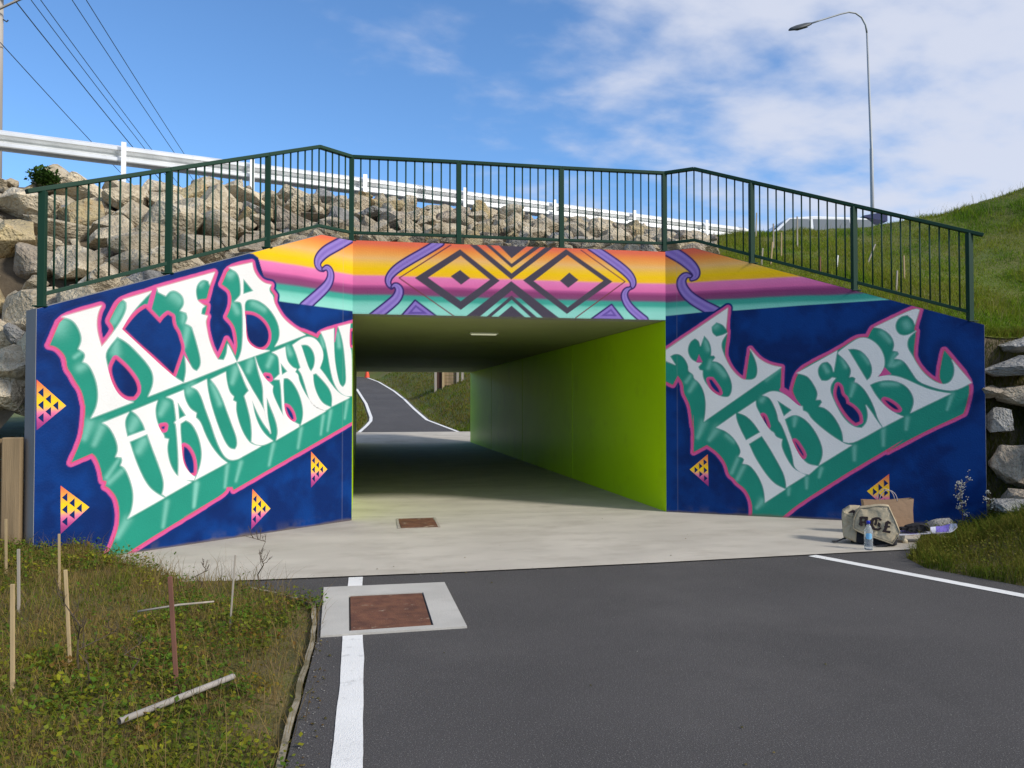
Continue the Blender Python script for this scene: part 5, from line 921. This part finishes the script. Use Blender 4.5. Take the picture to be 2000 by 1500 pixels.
def palette(x, y, pal, seed, rg=rng, jit=0.22):
    k = vnoise(x * 1.5 + seed, y * 1.5 + seed, 3) + rg.normal(0, 0.11, len(x)); pal = np.array(pal); t = np.clip((k - 0.22) / 0.56, 0, 0.999) * (len(pal) - 1); i = t.astype(int); f = (t - i)[:, None]
    c = pal[i] * (1 - f) + pal[np.minimum(i + 1, len(pal) - 1)] * f; return c * rg.uniform(1 - jit, 1 + jit, (len(x), 1))
PAL_W = [(0.095, 0.135, 0.014), (0.140, 0.160, 0.018), (0.190, 0.180, 0.025), (0.230, 0.180, 0.040), (0.235, 0.165, 0.060), (0.190, 0.125, 0.050), (0.180, 0.165, 0.026), (0.110, 0.140, 0.016)]
def scatter_l(n):
    x = rng.uniform(-5.2, -0.24, n); y = rng.uniform(2.4, 8.7, n); e = np.where(y < 7.45, np.interp(y, [p[1] for p in edge_l], [p[0] for p in edge_l]) - 0.02, -1.45 - (y - 7.45) * 0.98)
    wob = 0.16 * (vnoise(y * 3, y * 0 + 2.2) - 0.33) + 0.03 * rng.random(len(y)) ** 2; k = (x < e + wob) & (x > -0.62 * y - 0.7); x, y = x[k], y[k]
    return x, y, verge_l(x, y)
x, y, z = scatter_l(95000); dn = vnoise(x * 2.2 + 9, y * 2.2); k = rng.random(len(x)) < 0.35 + 0.9 * dn; x, y, z = x[k], y[k], z[k]
hh = rng.uniform(0.02, 0.085, len(x)) * (0.5 + 1.1 * vnoise(x * 1.1 + 3, y * 1.1 + 3)) * np.clip(((-0.2 - x) / 0.5), 0.45, 1); c1 = palette(x, y, PAL_W, 4)
g1 = blades(np.stack([x, y, z - 0.005], -1), hh, rng.uniform(0.003, 0.007, len(x)), c1 * 1.28, 0.9)
x, y, z = scatter_l(16000); kk = rng.random(len(x)) < 0.25 + 0.6 * vnoise(x * 1.5 + 80, y * 1.5); x, y, z = x[kk], y[kk], z[kk]
c2 = np.array((0.28, 0.20, 0.08)) * rng.uniform(0.5, 1.1, (len(x), 1)); g2 = blades(np.stack([x, y, z], -1), rng.uniform(0.08, 0.30, len(x)) * (0.5 + vnoise(x * 0.9 + 20, y * 0.9)), np.full(len(x), 0.0034), c2, 0.9)
tint_mesh('verge_grass', *join([g1, g2]), 'short olive and straw coloured grass covering the left verge', 'grass')
# broad-leaved weeds in clumps
x, y, z = scatter_l(3600); dens = vnoise(x * 1.0 + 50, y * 1.0 + 50); k = rng.random(len(x)) < sm(0.35, 0.6, dens) * 0.95 + 0.12; cx, cy, cz = x[k], y[k], z[k]
LP, LS, LC = [], [], []
for X, Y, Zc in zip(cx, cy, cz):
    n = rng.integers(16, 44); rad = rng.uniform(0.04, 0.13); hgt_ = rng.uniform(0.03, 0.12); q = rng.normal(0, rad, (n, 2)); hz = np.abs(rng.normal(0.5, 0.3, n)) * hgt_
    ee = np.interp(Y, [p[1] for p in edge_l], [p[0] for p in edge_l])
    LP.append(np.stack([np.where(X + q[:, 0] > ee + 0.09, X - np.abs(q[:, 0]), X + q[:, 0]), Y + q[:, 1], Zc + hz], -1)); LS.append(rng.uniform(0.014, 0.042, n))
    u = rng.random(); near = X > -0.75 and 4.6 < Y < 5.7
    base = (0.215, 0.215, 0.018) if u < 0.20 else (0.085, 0.155, 0.018) if u < 0.55 else (0.145, 0.170, 0.022) if u < 0.93 else (0.19, 0.110, 0.030)
    if near and rng.random() < 0.6: base = (0.22, 0.16, 0.02) if rng.random() < 0.7 else (0.18, 0.07, 0.02)
    LC.append(np.array(base) * 1.15 * rng.uniform(0.75, 1.2, (n, 1)) * rng.uniform(0.75, 1.2))
tint_mesh('broadleaf_weeds', *leaves(np.concatenate(LP), np.concatenate(LS), np.concatenate(LC)), 'low broad-leaved weeds in clumps across the left verge', 'weeds')
# right verge
PAL_R = [(0.065, 0.100, 0.012), (0.095, 0.130, 0.014), (0.135, 0.150, 0.018), (0.180, 0.150, 0.032), (0.110, 0.130, 0.016)]
def scatter_r(n):
    x = rng.uniform(5.2, 10.5, n); y = rng.uniform(4.0, 9.2, n); wob = 0.14 * (vnoise(y * 3, y * 0 + 7.7) - 0.4); k = (x > right_edge(y) + wob) & ~((y > 9.0 - 0.62 * (x - 7.3)) & (x < 8.0) & (y > 8.9)) & (y + 0.0 * x < 9.1); return x[k], y[k], verge_r(x[k], y[k])
x, y, z = scatter_r(70000); hh = rng.uniform(0.04, 0.18, len(x)) * (0.3 + 2.2 * vnoise(x * 2.4, y * 2.4, 3) ** 2); g1 = blades(np.stack([x, y, z - 0.005], -1), hh, rng.uniform(0.004, 0.008, len(x)), palette(x, y, PAL_R, 22), 0.8)
x, y, z = scatter_r(26000); g2 = leaves(np.stack([x, y, z + rng.uniform(0.01, 0.12, len(x))], -1), rng.uniform(0.015, 0.04, len(x)), palette(x, y, PAL_R, 33))
tint_mesh('bank_grass', *join([g1, g2]), 'long dark green grass and weeds at the foot of the right bank', 'grass')
# grass between the right boulders
h_, w_ = SG.shape[:2]; n = 30000; a = rng.uniform(0, 22, n); b = rng.uniform(0, h_ - 1.001, n); i, j = a.astype(int), b.astype(int); fa, fb = (a - i)[:, None], (b - j)[:, None]
P = (SG[j, i] * (1 - fa) + SG[j, i + 1] * fa) * (1 - fb) + (SG[j + 1, i] * (1 - fa) + SG[j + 1, i + 1] * fa) * fb; k = P[:, 0] > 7.95; P = P[k]
tint_mesh('toe_grass', *blades(P, rng.uniform(0.06, 0.2, len(P)), rng.uniform(0.004, 0.008, len(P)), palette(P[:, 0], P[:, 2], PAL_R, 9) * 0.9, 1.3), 'rank grass growing between the boulders right of the wing wall', 'grass')
# grass bank
h_, w_ = BG.shape[:2]; n = 210000; a = rng.uniform(0, 46, n); b = rng.uniform(0, 13.5, n); i, j = a.astype(int), b.astype(int); fa, fb = (a - i)[:, None], (b - j)[:, None]
P = (BG[j, i] * (1 - fa) + BG[j, i + 1] * fa) * (1 - fb) + (BG[j + 1, i] * (1 - fa) + BG[j + 1, i + 1] * fa) * fb
PAL_B = [(0.105, 0.195, 0.014), (0.155, 0.250, 0.018), (0.200, 0.265, 0.022), (0.265, 0.255, 0.040), (0.170, 0.235, 0.018)]
tint_mesh('hill_grass', *blades(P - np.array([0, 0, 0.01]), rng.uniform(0.03, 0.085, n) * (0.35 + 2.2 * vnoise(P[:, 0] * 1.9, P[:, 1] * 1.9, 4) ** 2), rng.uniform(0.006, 0.011, n), palette(P[:, 0] * 0.9, P[:, 1] * 0.9, PAL_B, 70, jit=0.3), 0.9), 'mown green grass covering the sloping right bank', 'grass')
n2 = 5200; sel = rng.choice(n, n2, replace=False); P2 = P[sel]; keep2 = rng.random(n2) < sm(0.4, 0.7, vnoise(P2[:, 0] * 1.1 + 4, P2[:, 1] * 1.1 + 4)) + 0.12; P2 = P2[keep2]
tint_mesh('hill_stalks', *blades(P2, rng.uniform(0.12, 0.28, len(P2)), rng.uniform(0.004, 0.007, len(P2)), np.array((0.26, 0.24, 0.09)) * rng.uniform(0.6, 1.2, (len(P2), 1)), 0.6), 'taller pale seeding stalks dotted over the right grass bank', 'grass')
# far bank grass
n = 60000; x = rng.uniform(-3, 12, n); y = 35.3 + 30 * rng.random(n) ** 1.6; k = (x > frx(y) + 0.25) | (x < flx(y) - 0.2); x, y = x[k], y[k]
tint_mesh('far_grass', *blades(np.stack([x, y, far_ground(x, y)], -1), rng.uniform(0.06, 0.2, len(x)), rng.uniform(0.02, 0.04, len(x)), palette(x * 0.3, y * 0.3, [(0.09, 0.15, 0.012), (0.13, 0.17, 0.016), (0.20, 0.14, 0.04), (0.12, 0.16, 0.016)], 5), 0.9), 'green and tan grass on the banks beyond the tunnel', 'grass')

# single weeds
M['drystem'] = material('dry_stem', (0.075, 0.055, 0.035), 0.9); M['seedhead'] = material('seed_head', (0.42, 0.40, 0.34), 0.9); M['weedleaf'] = material('weed_leaf', (0.09, 0.14, 0.025), 0.7)
def dry_weed(name, loc, h, nb, label, seed, leafmat=None, heads=False, spread=0.35):
    r = random.Random(seed); t = tag(empty(name, loc), label, 'weed'); st = MB(); tips = []
    main = [(0, 0, -0.03)] + [(r.uniform(-.03, .03) * k, r.uniform(-.03, .03) * k, h * k / 5) for k in range(1, 6)]
    st.tube(main, [0.006, 0.006, 0.005, 0.004, 0.003, 0.002], 5); tips.append(main[-1])
    for k in range(nb):
        s = r.uniform(0.25, 0.95); b = Vector(main[min(5, int(s * 5))]).lerp(Vector(main[min(5, int(s * 5) + 1)]), (s * 5) % 1); a = r.uniform(0, 6.28); l = h * r.uniform(0.15, 0.4); e = b + Vector((math.cos(a) * spread, math.sin(a) * spread, r.uniform(0.3, 0.8))) * l
        m = b.lerp(e, 0.5) + Vector((0, 0, -0.04 * h)); st.tube([b, m, e], [0.003, 0.0025, 0.0015], 4); tips.append(tuple(e))
        for q in range(2): e2 = m.lerp(e, r.random()) + Vector((r.uniform(-1, 1), r.uniform(-1, 1), r.uniform(0, 1))) * 0.05 * h; st.tube([m.lerp(e, 0.4), e2], 0.0014, 3); tips.append(tuple(e2))
    st.build('stem', M['drystem'], t)
    if heads:
        hb_ = MB()
        for p in tips:
            for _ in range(4):
                c = Vector(p) + Vector((r.gauss(0, .012), r.gauss(0, .012), r.gauss(0, .012))); s = r.uniform(.006, .012); hb_.add([c + Vector(v) * s for v in ((1, 0, 0), (0, 1, 0), (-1, 0, 0), (0, -1, 0), (0, 0, 1), (0, 0, -1))], [(0, 1, 4), (1, 2, 4), (2, 3, 4), (3, 0, 4), (1, 0, 5), (2, 1, 5), (3, 2, 5), (0, 3, 5)])
        hb_.build('seed_heads', M['seedhead'], t)['kind'] = 'stuff'
    if leafmat:
        lb_ = MB()
        for k in range(nb * 3):
            s = r.uniform(0.05, 0.8); b = Vector(main[min(5, int(s * 5))]); a = r.uniform(0, 6.28); d = Vector((math.cos(a), math.sin(a), r.uniform(-.2, .5))) * r.uniform(.03, .07); sd_ = Vector((-math.sin(a), math.cos(a), 0)) * d.length * .22
            lb_.add([b, b + d * .5 + sd_, b + d, b + d * .5 - sd_], [(0, 1, 2), (0, 2, 3)])
        lb_.build('leaves', leafmat, t)['kind'] = 'stuff'
    return t
dry_weed('dry_weed', (-0.83, 7.20, 0.02), 0.46, 16, 'tall dry branching weed before the concrete apron, right of the thin grey stick', 1)
dry_weed('dry_weed', (-1.30, 7.05, 0.05), 0.24, 10, 'small dark dry weed at the apron edge left of the tall one', 2)
dry_weed('thistle', (-1.58, 5.05, gz(-1.58, 5.05)), 0.50, 14, 'dark dried thistle beside the leaning tan stake', 3, spread=0.25)
dry_weed('thistle', (-1.45, 4.85, gz(-1.45, 4.85)), 0.36, 8, 'shorter dark dried thistle right of the leaning tan stake', 4, spread=0.25)
dry_weed('thistle', (-1.25, 4.9, gz(-1.25, 4.9)), 0.30, 6, 'thin dry stalk left of the reddish brown stake', 14, spread=0.2)
fw = float(verge_r(np.array([7.1]), np.array([8.4]))[0])
dry_weed('seeding_weed', (7.12, 8.42, fw), 0.62, 14, 'grey seeding weed with pale fluffy heads beside the right wing wall', 5, M['weedleaf'], True)
dry_weed('seeding_weed', (7.42, 8.25, float(verge_r(np.array([7.42]), np.array([8.25]))[0])), 0.40, 10, 'smaller pale-headed weed right of the tall seeding one', 6, M['weedleaf'], True)
tag(MB().tube([(6.62, 8.05, 0.10), (6.52, 7.90, 0.27), (6.40, 7.74, 0.31), (6.25, 7.52, 0.27), (6.08, 7.28, 0.16), (6.0, 7.15, 0.08)], [0.0022, 0.002, 0.0018, 0.0016, 0.0014, 0.001], 5).build('grass_stalk', M['weedleaf'], smooth=True), 'single arching green grass stalk leaning out of the right verge', 'grass stalk')
SHR = tag(empty('shrub', (-4.35, 11.95, 4.3)), 'small leafy green shrub showing above the boulders under the guardrail', 'shrub')
n = 900; q = rng.normal(0, 1, (n, 3)); q /= np.linalg.norm(q, axis=1)[:, None]; q *= (rng.random(n) ** 0.4)[:, None] * (0.8 + 0.35 * rng.random((n, 1))); P = q * np.array([0.20, 0.2, 0.13]) + np.array([-4.27, 11.95, 4.70])
V, Fc, C = leaves(P, rng.uniform(0.03, 0.07, n), np.array((0.05, 0.10, 0.02)) * rng.uniform(0.5, 1.4, (n, 1)), flat=1.0)
so_ = tint_mesh('crown', V, Fc, C, None, None); del so_['kind']; ipart(so_, SHR)
MB().tube([(0, 0, -0.2), (0.02, 0, 0.2), (0.05, 0.02, 0.5)], [0.03, 0.02, 0.008], 7).tube([(0.02, 0, 0.15), (-0.12, 0.03, 0.45)], [0.015, 0.006], 6).build('stem', M['greywood'], SHR)

# grit and leaf litter along the verges and over the asphalt
LV, LF, LCc = [], [], []; lr = np.random.default_rng(21)
def grit(n, fx, fy, smin, smax, cols):
    for _ in range(n):
        x, y = fx(), fy(); s = lr.uniform(smin, smax); b = len(LV); a = lr.uniform(0, 6.28); z = 0.006 + (0.012 if y > 7.5 else 0)
        for k in range(4): LV.append((x + math.cos(a + k * 1.57) * s * lr.uniform(.6, 1.2), y + math.sin(a + k * 1.57) * s * lr.uniform(.6, 1.2), z))
        LV.append((x, y, z + s * lr.uniform(0.3, 0.9))); LF.extend([(b, b + 1, b + 4), (b + 1, b + 2, b + 4), (b + 2, b + 3, b + 4), (b + 3, b, b + 4)])
        c = np.array(cols[lr.integers(len(cols))]) * lr.uniform(0.7, 1.2); LCc.extend([c] * 5)
GC = [(0.30, 0.28, 0.25), (0.20, 0.19, 0.17), (0.42, 0.40, 0.36)]; LCOL = [(0.16, 0.10, 0.04), (0.22, 0.17, 0.06), (0.10, 0.09, 0.03)]
grit(260, lambda: -0.28 + abs(lr.normal(0, 0.07)), lambda: lr.uniform(2.6, 6.4), 0.002, 0.006, GC); grit(60, lambda: -0.27 + abs(lr.normal(0, 0.05)), lambda: lr.uniform(2.6, 6.4), 0.005, 0.012, LCOL)
grit(160, lambda: lr.uniform(0.1, 5.0), lambda: lr.uniform(2.8, 7.4), 0.0015, 0.004, GC); grit(26, lambda: lr.uniform(0.15, 4.6), lambda: lr.uniform(3.0, 10.8), 0.005, 0.012, LCOL)
grit(160, lambda: lr.uniform(-1.4, 5.6), lambda: 7.50 + abs(lr.normal(0, 0.05)) * 0 + lr.uniform(-0.06, 0.05), 0.002, 0.006, GC + LCOL)
tint_mesh('grit', np.array(LV), np.array(LF), np.array(LCc), 'fine grit and dead leaf litter scattered over the path edges', 'litter')
